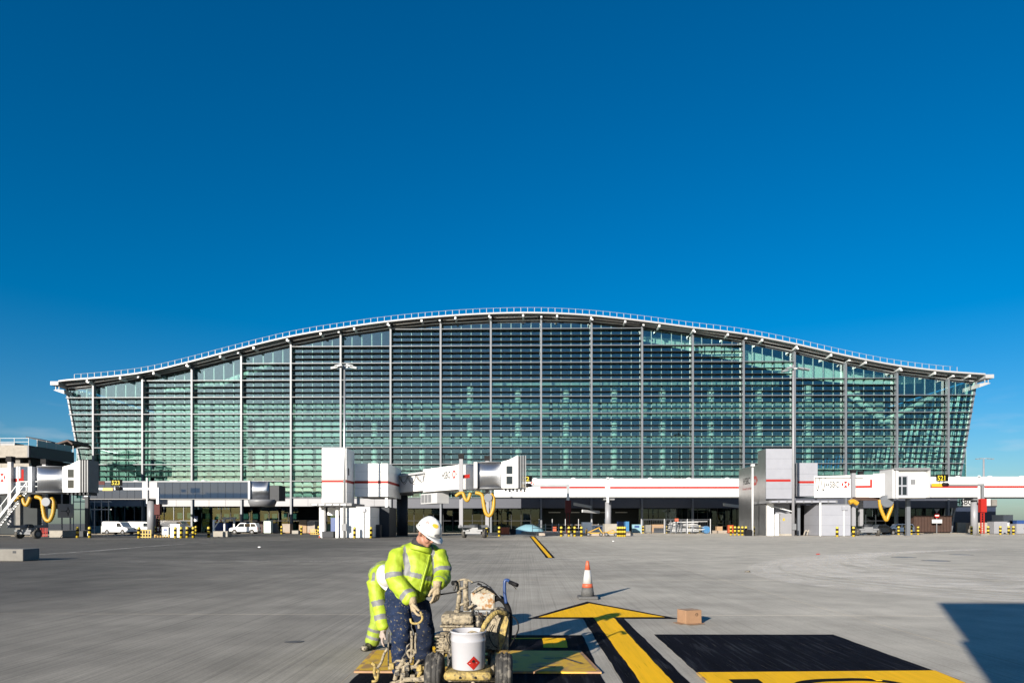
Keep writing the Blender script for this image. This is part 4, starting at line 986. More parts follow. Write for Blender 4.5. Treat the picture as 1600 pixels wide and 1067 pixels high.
# ------------------------------------------------------------------ stand number gantries
def gantry(num, label, Y, px_pole, py_arm, px_end, sign, py_sign, box_py, boxm, pole_m='bright_steel', lattice=True):
    base = at(px_pole, 838, Y)
    o = thing('stand_sign_gantry', (base.x, Y, 0), label, 'sign gantry')
    za = at(px_pole, py_arm, Y).z; x = base.x; xe = at(px_end, py_arm, Y).x
    zb0 = at(px_pole, box_py[1], Y).z; zb1 = at(px_pole, box_py[0], Y).z
    bx('pole', pole_m, o, x - .17, x + .17, Y - .17, Y + .17, zb1 - .2, za + .17)
    bx('arm', pole_m, o, min(x, xe), x - .171, Y - .14, Y + .14, za - .14, za + .14)
    bx('control_box', boxm, o, x - .38, x + .38, Y - .3, Y + .3, zb0, zb1)
    # ladder-like lower mast
    for s in (-.2, .2): bx('mast_leg', boxm, o, x + s - .06, x + s + .06, Y - .06, Y + .06, 0, zb0)
    q = .25
    while q < zb0: bx('mast_rung', boxm, o, x - .14, x + .14, Y - .04, Y + .04, q, q + .07); q += .3
    bx('mast_foot', 'concrete_mid', o, x - .5, x + .5, Y - .5, Y + .5, 0, .3)
    sa, sb_ = at(sign[0], py_sign[0], Y - .2), at(sign[1], py_sign[1], Y - .2)
    s_ = bx('number_board', 'sign_black', o, sa.x, sb_.x, Y - .25, Y - .15, sb_.z, sa.z)
    w_ = sb_.x - sa.x; h_ = sa.z - sb_.z
    lettering(num, (sa.x + w_ * .07, Y - .258, sb_.z + h_ * .15), (1, 0, 0), (0, 0, 1), h_ * .68, 'sign_text', s_, squeeze=w_ * .86 / (h_ * .68 / .7 * 1.72), bold=.02)
    for t in (.3, .7): bx('sign_bracket', 'mid_grey', o, sa.x + w_ * t - .05, sa.x + w_ * t + .05, Y - .1, Y + .0, za + .14, sb_.z + .1)
    if num != '523': bx('orange_display', 'yellow', o, xe + .2 - .0, xe + 1.6, Y - .24, Y - .15, za - .25, za + .2)
    MB().lathe([(.0, -.5), (.25, -.4), (.25, .3), (0, .4)], (sa.x + w_ * .75, Y - .3, za + .05), axis='x', n=12).build('camera_housing', 'black', o)
    return o
g1 = gantry('523', 'stand number gantry reading 523 by the dark link bridge', 93, 247, 763.5, 137, (173.5, 191), (749, 758.5), (787.5, 804), 'maroon', 'white_metal')
p = at(159.5, 755, 92.8); bx('lamp_plate', 'maroon', g1, p.x - .4, p.x + .4, 92.7, 92.8, p.z - .18, p.z + .3)
bx('orange_display', 'yellow', g1, at(160, 0, 92.7).x, at(176, 0, 92.7).x, 92.7, 92.84, at(0, 766.5, 92.7).z, at(0, 762, 92.7).z)
g2 = gantry('522', 'stand number gantry reading 22 peeping out behind the round cab', 88, 887.5, 758.5, 806, (808, 831.5), (743, 752.5), (781.5, 801), 'maroon')
g3 = gantry('521', 'stand number gantry reading 521 in front of the white bridge', 92, 1535, 757.5, 1452, (1463, 1481.5), (741, 752), (779, 800), 'red', 'mid_grey')

# ------------------------------------------------------------------ light masts
def mast(label, px, py_top, Y, r, heads, mt='bright_steel'):
    b_ = at(px, 838, Y); zt_ = at(px, py_top, Y).z
    o = thing('light_mast', (b_.x, Y, 0), label, 'light mast')
    MB().lathe([(r * 1.25, 0), (r, zt_ * .5), (r * .75, zt_)], (b_.x, Y, 0), n=14).build('mast_pole', mt, o)
    for (dx, dz, s) in heads:
        MB().obox((b_.x + dx, Y - .5, zt_ + dz), (.95, 0, .2 * s), (0, 1, 0), (-.2 * s, 0, .95), .40, .28, .11).build('floodlight', 'lamp_glass', o)
        MB().bar((b_.x, Y, zt_ + dz + .15), (b_.x + dx, Y - .3, zt_ + dz + .12), .09).build('lamp_arm', mt, o)
    bx('mast_box', 'mid_grey', o, b_.x - .25, b_.x + .25, Y - .35, Y - r * 1.25, .8, 1.6)
    return o
mast('tall slim light mast rising before the white lift tower', 538.3, 572, 76.0, .13, [(-.95, -.3, 1), (-.5, -.1, 1), (.75, -.1, -1), (1.15, -.3, -1)])
mast('tall pale light mast rising before the grey tower', 1239.5, 570, 90.0, .16, [(-1.3, -.9, 1), (-.7, -.5, 1), (.8, -.6, -1), (1.5, -.7, -1)], 'fascia')
mast('distant light mast with flat crown beyond the white bridge', 1537, 717, 210, .3, [(-2.3, 0, 0), (-1.2, .1, 0), (1.2, .1, 0), (2.3, 0, 0)], 'fascia')
o = thing('short_post', at(1176, 836, 91.0), 'slim pale post before the polished flank of the grey tower', 'post')
x = at(1176, 800, 91.0).x; MB().lathe([(.13, 0), (.13, at(1176, 730, 91.0).z)], (x, 91.0, 0), n=12).build('post_shaft', 'white_metal', o); bx('post_head', 'white_metal', o, x - .22, x + .22, 90.8, 91.2, at(0, 730, 91.0).z, at(0, 727, 91.0).z)
o = thing('jetty_post', at(136.5, 838, 90), 'dark steel post with white foot beside the cab of the stair jetty', 'post')
x = at(136.5, 800, 90).x; bx('post_shaft', 'dark_grey', o, x - .22, x + .22, 89.8, 90.2, .4, at(0, 776, 90).z); bx('post_foot', 'white_metal', o, x - .3, x + .3, 89.7, 90.3, 0, .39); bx('post_head', 'white_metal', o, x - .25, x + .25, 89.7, 90.3, at(0, 776, 90).z, at(0, 771, 90).z)

# ------------------------------------------------------------------ bollards
def bollard_proto():
    r = bpy.data.objects.new('bollard', None); link(r)
    MB().lathe([(.16, 0), (.16, 1.16), (.13, 1.24), (0, 1.27)], n=14).build('bollard_post', 'bollard_yellow', r)
    for q in (.25, .76): MB().lathe([(.166, q), (.166, q + .24)], n=14).build('black_band', 'sign_black', r)
    return r
ORD = ['first', 'second', 'third', 'fourth', 'fifth', 'sixth', 'seventh', 'eighth', 'ninth']
rows = [('beside the foot of the stair jetty post', [(121, 840), (140, 840)]),
        ('around the yellow barrier below sign 523', [(217, 840.5), (244, 836), (274, 840.5)]),
        ('in the close row right of the grey cabinets', [(283, 840.5), (292.5, 840), (302, 840), (306, 834.5), (326, 839.5)]),
        ('by the pallets under the link bridge drum', [(440, 834.3), (471, 835), (498, 835)]),
        ('in front of the white hut', [(554, 840.5), (579.5, 840.5)]),
        ('beside the drive wheels of the middle jetty', [(760.5, 838), (780, 838)]),
        ('under the white bridge near the maroon mast', [(877, 838), (889, 838), (894.5, 835.8), (898, 838), (908.5, 838)]),
        ('in the tight cluster by the blue cabinet', [(965.5, 838.3), (969, 838.3), (972.5, 838.3), (976, 838.3)]),
        ('in the fenced compound under the white bridge', [(1005, 832.8), (1042, 832.8), (1077, 832.8), (1093.5, 832.2)]),
        ('in the row before the polished tower flank', [(1142, 836), (1148.5, 836), (1154.5, 836.3), (1160, 836.3), (1165.5, 836.3), (1177.5, 836.5)]),
        ('in front of the grey panelled hut', [(1308, 838.4), (1333.6, 838.4)]),
        ('under the cab with the four pane window', [(1404, 835.3), (1414.5, 835.3), (1424, 835), (1434.5, 835.3)]),
        ('around the foot of sign gantry 521', [(1518, 835), (1531.5, 835), (1544, 835)]),
        ('by the white cabinet right of gantry 521', [(1563, 835), (1576, 834.5), (1583.5, 835)])]
proto = bollard_proto(); used = False
for where, ps in rows:
    for i, (px, py) in enumerate(ps):
        o = proto if not used else copy_tree(proto); used = True
        p = gp(px, py); o.location = (p.x, p.y, 0); o.rotation_euler.z = random.uniform(0, 6)
        if len(ps) == 1: lb_ = 'yellow and black banded bollard ' + where
        else: lb_ = 'yellow black banded bollard ' + where + ', ' + ORD[i] + ' from left'
        tag(o, lb_, 'bollard', 'yellow and black bollards')

# ------------------------------------------------------------------ vehicles far off
def car(name, label, px, py, length, height, width, face, body_m, profile, win, rot=0, cat='van'):
    p = gp(px, py); r = thing(name, (0, 0, 0), label, cat)
    prof = [(x * length, y * height) for x, y in profile]
    b_ = MB().prism([(x, -width / 2, z_) for x, z_ in prof], (0, width, 0)).build('body', body_m, r); bevel(b_, .06, 2)
    for w_ in win:
        for s in (-1, 1):
            MB().prism([(x * length, s * (width / 2 + .004), z_ * height) for x, z_ in w_], (0, s * .012, 0)).build('side_window', 'dark_glass', b_)
    for t in (.19, .80):
        for s in (-1, 1):
            wh = thing_part('wheel', r); wheel(wh, (t * length, s * (width / 2 - .1), .32), .32, .22, (0, 1, 0))
            MB().tube([(t * length, s * (width / 2 - .02), .34), (t * length, s * (width / 2 + .003), .34)], .40, 18).build('wheel_arch', 'black', r)
    for s in (-1, 1):
        bx('headlight', 'lamp_glass', r, -.015, .05, s * width * .36 - .16, s * width * .36 + .16, height * .36, height * .45)
        bx('tail_light', 'red', r, length - .03, length + .015, s * width * .42 - .08, s * width * .42 + .08, height * .4, height * .6)
    bx('bumper', 'dark_grey', r, -.06, .1, -width * .46, width * .46, .22, .42); bx('bumper', 'dark_grey', r, length - .08, length + .06, -width * .46, width * .46, .22, .42)
    # windscreen
    r.location = (p.x, p.y, 0); r.rotation_euler.z = rot
    return r
VAN = [(0, .17), (0, .42), (.03, .50), (.17, .56), (.29, .93), (.36, .99), (.97, 1.0), (1, .93), (1, .17)]
VANW = [[(.21, .58), (.30, .88), (.42, .88), (.42, .58)]]
EST = [(0, .2), (0, .46), (.04, .54), (.24, .62), (.36, .95), (.42, 1.0), (.92, .98), (.99, .62), (1, .2)]
ESTW = [[(.29, .64), (.38, .92), (.53, .93), (.53, .64)], [(.55, .64), (.55, .93), (.74, .93), (.74, .64)], [(.76, .64), (.76, .92), (.9, .91), (.95, .66)]]
SAL = [(0, .22), (0, .46), (.03, .56), (.26, .65), (.40, .95), (.47, 1.0), (.72, .98), (.86, .70), (.98, .66), (1, .22)]
SALW = [[(.31, .67), (.42, .92), (.56, .94), (.56, .67)], [(.58, .67), (.58, .94), (.71, .92), (.81, .69)]]
car('panel_van', 'white panel van parked beside the link bridge column', 206, 834.3, 4.6, 1.95, 1.8, 1, 'car_white', VAN, VANW, R(180) - .2)
car('panel_van', 'second white van mostly hidden behind the grey cabinets', 247, 833.4, 4.6, 1.95, 1.8, 1, 'car_white', VAN, VANW, R(180))
car('service_van', 'grey van with white roof gear behind the close bollard row', 300, 833.0, 5.0, 2.2, 1.9, 1, 'car_grey', VAN, VANW, R(180))
car('estate_car', 'white estate car with dark lower stripe below the fascia', 361, 833.8, 4.4, 1.75, 1.75, 1, 'car_white', EST, ESTW, .06, 'car')
car('saloon_car', 'dark grey car beside the yellow hose of the third jetty', 1396, 835.0, 4.4, 1.5, 1.75, 1, 'car_grey', SAL, SALW, R(180) + .25, 'car')
car('estate_car', 'white car parked behind the dark grey car', 1382, 833.3, 4.3, 1.6, 1.75, 1, 'car_white', EST, ESTW, -.15, 'car')

# ------------------------------------------------------------------ clutter along the stands
def block(name, label, cat, pxa, pxb, pt, pb, mt, depth=1.2, n=1, extra=None):
    p = gp((pxa + pxb) / 2, pb); Y = min(p.y, 121); a, b = at(pxa, pt, Y), at(pxb, pt, Y)
    o = thing(name, ((a.x + b.x) / 2, Y, 0), label, cat)
    bevel(bx('body', mt, o, a.x, b.x, Y, Y + depth, .06, a.z - .04), .02)
    bx('top_cover', mt, o, a.x - .03, b.x + .03, Y - .03, Y + depth + .03, a.z - .039, a.z)
    bx('plinth', 'dark_grey', o, a.x + .05, b.x - .05, Y + .04, Y + depth - .04, 0, .058)
    w_ = b.x - a.x
    if extra == 'doors':
        for t in (.05, .52): bx('door', mt, o, a.x + w_ * t, a.x + w_ * (t + .43), Y - .025, Y - .003, .15, a.z - .12)
        bx('door_handle', 'black', o, a.x + w_ * .47, a.x + w_ * .5, Y - .05, Y - .026, a.z * .45, a.z * .6)
    if extra == 'label':
        bx('label_plate', 'blue', o, a.x + w_ * .25, a.x + w_ * .8, Y - .02, Y - .003, a.z * .62, a.z * .86)
    if extra == 'forks':
        bx('timber_skid', 'timber', o, a.x, b.x, Y - .02, Y - .004, .06, .2)
    return o
block('ground_cabinet', 'small white control cabinet with a picture panel by the gantry mast', 'cabinet', 253, 263, 823.5, 839, 'white_panel', 1, 1, 'label')
block('ground_cabinet', 'tall white control cabinet beside the close bollard row', 'cabinet', 266, 281, 818.5, 840, 'white_panel', 1.2, 1, 'doors')
block('ground_cabinet', 'pale blue lectern cabinet beside the jetty post', 'cabinet', 140.5, 152, 821.5, 832.5, 'light_blue', .8, 1, 'label')
block('water_tank', 'blue storage tank standing on a concrete block near the white estate car', 'tank', 336, 356, 816.5, 830, 'blue', 1.6)
block('concrete_block', 'pale concrete block below the blue storage tank', 'concrete block', 333, 355.5, 829.5, 839, 'concrete_light', 1.2)
block('concrete_block', 'pale concrete block under the roundabout direction board', 'concrete block', 77, 97.5, 828.5, 840, 'concrete_light', 2.4)
block('concrete_barrier', 'long dark barrier behind the roundabout direction board', 'barrier', 98, 130, 829, 838.5, 'dark_grey', .8)
block('ground_cabinet', 'large white cabinet left of the orange trolley under the bridge', 'cabinet', 909.5, 925, 815.5, 836.5, 'white_panel', 1.5, 1, 'doors')
block('ground_cabinet', 'low white cabinet behind the orange trolley', 'cabinet', 926, 944, 820.5, 836, 'white_panel', 1.2, 1, 'label')
block('concrete_plinth', 'pale square plinth around the white bridge column', 'plinth', 945, 964, 818, 837, 'concrete_light', 2.2)
block('site_toilet', 'dark blue cabin with lighter side next to the bollard cluster', 'cabin', 966, 977, 814.5, 832.5, 'blue', 1.6, 1, 'doors')
block('site_toilet', 'bright blue cabin next to the pale blue notice cabinet', 'cabin', 977.4, 983, 814.5, 832.8, 'sky_blue', 1.6, 1, 'doors')
block('ground_cabinet', 'pale blue cabinet with dark label inside the compound', 'cabinet', 988, 1001.5, 819, 831.8, 'light_blue', 1.0, 1, 'label')
block('timber_crate', 'brown timber crate stacked in the compound', 'crate', 1019, 1037, 819, 830, 'timber', 1.4)
block('waste_crate', 'pale grey crate beside the brown timber crate', 'crate', 1009, 1017.5, 819.5, 831, 'concrete_mid', 1.4)
block('cardboard_stack', 'brown box on the pallet left of the orange barrier', 'box', 1120, 1129, 822, 829, 'timber', 1.0)
block('red_barrier', 'orange red plastic barrier beside the bollard row', 'barrier', 1138, 1146, 820, 833, 'orange', .7)
block('black_bin', 'black bin standing in front of the bollard row', 'bin', 1165.5, 1175, 827.5, 837, 'black', .8)
block('ground_cabinet', 'pale grey service cabinet right of gantry 521', 'cabinet', 1553.5, 1574, 814.5, 834, 'fascia', 1.6, 1, 'doors')
block('blue_container', 'dark blue container behind the pale grey service cabinet', 'container', 1577.5, 1587, 813, 828, 'blue', 1.6)
block('ground_cabinet', 'pale grey cabinet with blue lid at the far picture edge', 'cabinet', 1588.5, 1612, 818, 834, 'fascia', 1.6, 1, 'doors')
block('tank_lid', 'blue tarpaulin covered load on the cabinet at the edge', 'tarpaulin', 1589, 1612, 812.5, 832.8, 'blue', 1.0)
block('pump_house', 'distant white block with dark window beyond the apron edge', 'building', 1568, 1583, 804, 831.5, 'white_shade', 3)
block('red_box', 'salmon red box on the kerb near the maroon mast', 'box', 864, 869.5, 822.5, 833, 'orange', .8)
for q, (px, pt, lb_) in enumerate([(472, 812, 'brown carton stack on the pallet by the terminal column, nearest the column'), (485, 813.5, 'pale carton stack on the pallet beside the brown cartons'), (446, 818, 'pink carton stack near the open ground floor door')]):
    block('carton_stack', lb_, 'cartons', px - 5, px + 7, pt, 833, 'timber' if q == 0 else 'kerb_concrete', 1.5, 1, 'forks')
block('steel_locker', 'grey green locker beside the open ground floor door', 'locker', 412, 423, 812, 832.8, 'blind', 1.0, 1, 'doors')
block('site_skip_bin', 'brown low bin stack behind the white estate car', 'bin', 398, 411, 814, 832.6, 'rust', 1.5)
block('tool_chest', 'low dark grey tool chest left of the white hut', 'chest', 503, 521, 830, 840, 'dark_grey', 1.0)
# skip
p = gp(1470, 832.8); Y = 118; a, b = at(1428, 806, Y), at(1487, 806, Y)
sk = thing('rusty_container', ((a.x + b.x) / 2, Y, 0), 'rust brown ribbed waste container under the terminal corner', 'container')
bx('body', 'rust', sk, a.x, b.x, Y, Y + 2.4, .2, a.z - .1)
for q in range(12): bx('rib', 'rust', sk, a.x + (b.x - a.x) * (q + .3) / 12, a.x + (b.x - a.x) * (q + .6) / 12, Y - .12, Y - .003, .2, a.z - .12)
bx('top_rim', 'rust', sk, a.x - .1, b.x + .1, Y - .18, Y + 2.5, a.z - .099, a.z + .1); bx('skid', 'black', sk, a.x + .2, b.x - .2, Y + .1, Y + 2.3, 0, .2)
# dark low building with bank hoarding beneath the far bridge
p0 = at(1476, 792, 128); p1 = at(1556, 792, 128)
hb = thing('dark_shed', ((p0.x + p1.x) / 2, 128, 0), 'dark shed carrying a bank hoarding beyond the terminal corner', 'building')
bx('shed_wall', 'navy', hb, p0.x, p1.x, 128, 140, 0, p0.z); bx('shed_plinth', 'concrete_light', hb, p0.x + 2, p1.x - .5, 127.5, 127.99, 0, at(0, 816, 127.5).z)
bx('shed_roof_edge', 'dark_grey', hb, p0.x - .1, p1.x + .1, 127.9, 140, p0.z + .003, p0.z + .25)
q0, q1 = at(1496, 790, 127.8), at(1548, 775, 127.8)
bx('hoarding', 'white_shade', hb, q0.x, q1.x, 127.8, 127.88, q0.z, q1.z + .3)
lettering('HSBC', at(1493, 788.5, 127.78), (1, 0, 0), (0, 0, 1), 1.05, 'black', hb, squeeze=.85, bold=.02)
logo(at(1520.5, 789, 127.78), (1, 0, 0), (0, 0, 1), 2.4, hb, 1.3)
bx('tank_column', 'concrete_mid', hb, at(1550, 0, 129).x, at(1558, 0, 129).x, 129, 130.5, p0.z + .25, at(0, 781, 129).z)
# road sign with round no entry plate
p = gp(1463.5, 831.6); Y = 117
rs = thing('road_sign', (at(1463.5, 830, Y).x, Y, 0), 'yellow footed sign post with red no entry disc and white plate', 'sign')
x = at(1463.5, 830, Y).x
bx('post', 'mid_grey', rs, x - .06, x + .06, Y - .06, Y + .06, 0, at(0, 796, Y).z)
z_ = at(0, 805.5, Y).z; MB().lathe([(.42, -.02), (.42, .02)], (x, Y - .1, z_), axis='y', n=20).build('no_entry_disc', 'red', rs); bx('white_bar', 'white_panel', rs, x - .3, x + .3, Y - .132, Y - .124, z_ - .08, z_ + .08)
z_ = at(0, 800, Y).z; MB().prism([(x - .5, Y - .1, z_ + .5), (x + .5, Y - .1, z_ + .5), (x, Y - .1, z_ - .2)], (0, .03, 0)).build('triangle_plate', 'mid_grey', rs)
z_ = at(0, 814.5, Y).z; bx('white_plate', 'white_shade', rs, x - .85, x + .85, Y - .12, Y - .08, z_ - .3, z_ + .35)
# roundabout board on two posts
Y = 84
a, b = at(90, 787, Y), at(115, 808.5, Y)
rb = thing('direction_board', ((a.x + b.x) / 2, Y, 0), 'grey direction board with roundabout symbol on two posts', 'sign')
bx('board_face', 'mid_grey', rb, a.x, b.x, Y, Y + .08, b.z, a.z)
for t in (.22, .75): bx('board_post', 'steel', rb, a.x + (b.x - a.x) * t - .07, a.x + (b.x - a.x) * t + .07, Y + .081, Y + .2, 0, a.z + 1.2)
cx_, cz_ = a.x + (b.x - a.x) * .66, (a.z + b.z) / 2 - .05
ring = [Vector((cx_ + .2 * math.cos(t), Y - .02, cz_ + .2 * math.sin(t))) for t in [2 * math.pi * q / 16 for q in range(17)]]
sy = MB().tube(ring, .035, 6, caps=False); sy.bar((cx_, Y - .02, cz_ - .55), (cx_, Y - .02, cz_ - .2), .07); sy.bar((cx_, Y - .02, cz_ + .2), (cx_, Y - .02, cz_ + .5), .07); sy.bar((cx_ - .9, Y - .02, cz_), (cx_ - .2, Y - .02, cz_), .06)
sy.build('roundabout_symbol', 'black', rb)
# yellow pedestrian barrier and trolley
def barrier(name, label, pxa, pxb, pt, pb, mt, cat='barrier'):
    p = gp((pxa + pxb) / 2, pb); Y = p.y; a, b = at(pxa, pt, Y), at(pxb, pt, Y)
    o = thing(name, ((a.x + b.x) / 2, Y, 0), label, cat); n_ = max(4, int((b.x - a.x) / .3))
    for zz in (.12, a.z / 2, a.z): bx('rail', mt, o, a.x, b.x, Y - .04, Y + .04, zz - .06, zz + .02)
    for q in range(n_ + 1): x_ = a.x + (b.x - a.x) * q / n_; bx('upright', mt, o, x_ - .045, x_ + .045, Y - .06, Y - .041, 0, a.z + .05)
    return o
barrier('pedestrian_barrier', 'yellow slatted barrier standing among bollards below sign 523', 219, 236, 828, 840, 'yellow')
barrier('pedestrian_barrier', 'low orange pipe barrier in front of the white cabinets', 242, 268, 835.5, 839.5, 'hose_yellow')
barrier('pedestrian_barrier', 'yellow slatted barrier beside the carton stacks', 486, 500, 827, 835, 'yellow')
barrier('pedestrian_barrier', 'red slatted barrier next to the concrete block on the stair jetty side', 64, 74, 823, 838, 'red')
for q, (pa, pb_, lb_) in enumerate([(916, 943, 'orange wheeled stand trolley left of the bridge column base'), (945, 965, 'low orange wheeled trolley in front of the bridge column base')]):
    p = gp((pa + pb_) / 2, 837.7); Y = p.y; a, b = at(pa, 828 + 4 * q, Y), at(pb_, 828, Y)
    o = thing('ground_trolley', ((a.x + b.x) / 2, Y, 0), lb_, 'trolley')
    bx('deck', 'hose_yellow', o, a.x, b.x, Y, Y + 1.1, .35, .5); bx('headboard', 'hose_yellow', o, a.x, a.x + .12, Y, Y + 1.1, .5, a.z + .1)
    MB().bar((a.x + .2, Y + .1, .5), (b.x - .5, Y + .1, a.z + .35), .12).build('tow_arm', 'hose_yellow', o); MB().bar((b.x - .2, Y + .1, .5), (b.x - .6, Y + .1, a.z + .3), .12).build('tow_arm', 'yellow', o)
    for t in (.12, .85):
        wh = thing_part('wheel', o); wheel(wh, (a.x + (b.x - a.x) * t, Y, .25), .25, .16, (0, 1, 0))
# mesh fence of the compound
Y = 112
x0_, x1_ = at(1002, 811, Y).x, at(1110, 811, Y).x; zt_ = at(0, 811.5, Y).z
mf_ = thing('mesh_fence', ((x0_ + x1_) / 2, Y, 0), 'grey temporary mesh fence round the compound under the bridge', 'fence')
for q in range(4):
    x_ = x0_ + (x1_ - x0_) * q / 3; bx('fence_post', 'white_shade', mf_, x_ - .05, x_ + .05, Y - .05, Y + .05, 0, zt_ + .1)
mm = MB()
for q in range(3):
    a_, b_ = x0_ + (x1_ - x0_) * q / 3, x0_ + (x1_ - x0_) * (q + 1) / 3
    for zz in (.3, zt_ / 2, zt_): bx('fence_rail', 'steel', mf_, a_, b_, Y - .02, Y + .02, zz - .03, zz + .02)
    k = 0
    while a_ + k * .3 < b_: mm.box(a_ + k * .3, a_ + k * .3 + .012, Y - .008, Y + .004, .2, zt_); k += 1
tag(mm.build('fence_mesh', 'steel', mf_), None, None, kind='stuff')
# scaffold frames and cable reel inside the compound
sf = thing('scaffold_stack', at(1052, 832, 115), 'stack of pale scaffold frames inside the fenced compound', 'scaffolding')
for q in range(14):
    a_ = at(1038 + random.uniform(0, 12), 0, 115 + q * .2).x; ln = random.uniform(4, 6.5); z0_ = .2 + q * .13
    MB().bar((a_, 115 + q * .1, z0_), (a_ + ln, 115 + q * .1, z0_ + random.uniform(-.2, .4)), .09).build('scaffold_tube', 'white_shade', sf)
for q in range(5): 
    x_ = at(1040 + 8 * q, 0, 114.8).x; bx('scaffold_upright', 'steel', sf, x_ - .05, x_ + .05, 114.75, 114.85, 0, 2.2)
cr_ = thing('cable_reel', at(1103, 832, 116), 'blue cable reel standing beside the lone compound bollard', 'cable reel')
c = at(1103, 832, 116); 
for dy in (-.4, .4): MB().lathe([(.62, dy - .04), (.62, dy + .04)], (c.x, 116, .62), axis='y', n=24).build('flange', 'sky_blue', cr_)
MB().lathe([(.4, -.36), (.4, .36)], (c.x, 116, .62), axis='y', n=20).build('drum', 'blue', cr_)
pl = thing('plank_pile', at(1120, 832, 117), 'pile of pale planks lying beside the blue cable reel', 'planks')
for q in range(7): bx('plank', 'kerb_concrete', pl, at(1110, 0, 117).x + random.uniform(0, .3), at(1137, 0, 117).x - random.uniform(0, .3), 117 + .25 * (q % 3), 117.22 + .25 * (q % 3), .05 + .14 * (q // 3), .17 + .14 * (q // 3))
# kerb island with hand rail by the baggage hall door
ki = MB().prism([gp(812, 833.2), gp(840, 836.4), gp(875, 836.8), gp(985, 836.8), Vector((at(985, 0, 118).x, 118, 0)), Vector((at(805, 0, 118).x, 118, 0))], (0, 0, .35)).build('kerb_island', 'kerb_concrete')
tag(ki, None, None, kind='structure')
hr = thing('hand_rail', at(870, 830, 100), 'long pale guard rail on the kerb island before the dark baggage door', 'railing')
xa_, xb_ = at(832, 820, 100).x, at(945, 820, 100).x
for zz in (.95, 1.45): MB().bar((xa_, 100, zz), (xb_, 100, zz), .07).build('rail', 'kerb_concrete', hr)
for q in range(12):
    x_ = xa_ + (xb_ - xa_) * q / 11; bx('post', 'white_shade', hr, x_ - .04, x_ + .04, 99.95, 100.05, .35, 1.6 + (.7 if q % 2 else 0))
tp = thing('covered_heap', at(806, 830, 112), 'low heap under a pale blue sheet left of the kerb island', 'heap')
m = MB(); base = at(800, 830, 112); n_ = 10
vs = []; fs = []
for i in range(n_ + 1):
    for j in range(7):
        u, v = i / n_, j / 6; h_ = math.sin(math.pi * u) * math.sin(math.pi * v)
        vs.append((base.x + u * 5.5, 110 + v * 3, max(.0, 1.5 * h_ ** .6 + .15 * noise.noise(Vector((u * 6, v * 6, 1))))))
for i in range(n_):
    for j in range(6): a_ = i * 7 + j; fs.append((a_, a_ + 7, a_ + 8, a_ + 1))
m.add(vs, fs, True).build('sheet', 'light_blue', tp)
# dark hall door and canopy arms beneath the bridge
for q, (p_, r_) in enumerate([((897, 787), (923, 792)), ((910, 798), (936, 800)), ((1131, 788), (1154, 791))]):
    a_, b_ = at(*p_, 116), at(*r_, 119)
    tag(MB().bar(a_, b_, .3, .45).build('canopy_arm', 'white_shade'), ['pale canopy arm nearest the maroon mast', 'pale canopy arm reaching the bridge column', 'pale canopy arm beside the polished tower flank'][q], 'canopy arm', 'canopy arms under the bridge')
for (pa, pb_, lb_) in [(1060, 1068, 'orange work lamp on the scaffold frames'),]:
    o = thing('work_lamp', at(1057, 815, 114), lb_, 'lamp'); c = at(1057, 812, 114); bx('lamp_head', 'orange', o, c.x - .3, c.x + .3, 113.8, 114.1, c.z - .25, c.z + .25); bx('lamp_stand', 'dark_grey', o, c.x - .05, c.x + .05, 113.9, 114, 0, c.z - .25)
# traffic cones far off
def cone(parent, c, h, bands):
    c = Vector(c); k = h / .76
    b_ = MB().box(c.x - .2 * k, c.x + .2 * k, c.y - .2 * k, c.y + .2 * k, 0, .06 * k).build('cone_base', 'bitumen_grey', parent); bevel(b_, .02 * k)
    prof = [(.135, .06), (.118, .20), (.100, .30), (.063, .55), (.028, .76)]
    def rad(z_):
        for (r0, z0_), (r1, z1_) in zip(prof[:-1], prof[1:]):
            if z0_ <= z_ <= z1_: return r0 + (r1 - r0) * (z_ - z0_) / (z1_ - z0_)
        return .028
    for a_, b2_, mt in bands:
        MB().lathe([(rad(a_) * k + .001, a_ * k), (rad(b2_) * k + .001, b2_ * k)] + ([(rad(b2_) * k * .6, b2_ * k + .01 * k), (0, b2_ * k + .01 * k)] if b2_ > .75 else []), (c.x, c.y, 0), n=28).build('cone_band' if mt != 'bitumen_grey' else 'cone_skirt', mt, parent)
for px, py, lb_ in [(499.5, 840.5, 'small orange cone beside the low dark tool chest'), (484, 834, 'small orange cone by the carton stacks')]:
    p = gp(px, py); o = thing('traffic_cone', (p.x, p.y, 0), lb_, 'traffic cone'); cone(o, p, .6, [(.06, .3, 'cone_orange'), (.3, .5, 'cone_white'), (.5, .76, 'cone_orange')])

# small things standing along the terminal front
o = thing('column_notice', at(306, 812, D - 1.1), 'blue and white notice fixed to a terminal column behind the bollards', 'sign')
c = at(306, 809, D - 1.1); bx('notice_head', 'blue', o, c.x - .35, c.x + .35, D - 1.12, D - 1.06, c.z - .1, c.z + .35); bx('notice_text', 'white_panel', o, c.x - .32, c.x + .32, D - 1.12, D - 1.06, c.z - .62, c.z - .103)
Y = 116; a, b = at(351, 811, Y), at(366, 811, Y)
o = thing('portal_frame', ((a.x + b.x) / 2, Y, 0), 'pale open portal frame behind the blue storage tank', 'frame')
for x_ in (a.x, b.x): bx('upright', 'white_shade', o, x_ - .14, x_ + .14, Y - .14, Y + .14, 0, a.z)
bx('head_beam', 'white_shade', o, a.x - .3, b.x + .3, Y - .2, Y + .2, a.z + .003, a.z + .35)
p = gp(334, 837.5); Y = p.y; z1_ = at(334, 812, Y).z
o = thing('striped_hoist', (p.x, Y, 0), 'small hoist post with red and white striped arms beside the blue tank', 'hoist')
bx('post', 'white_panel', o, p.x - .1, p.x + .1, Y - .1, Y + .1, 0, z1_)
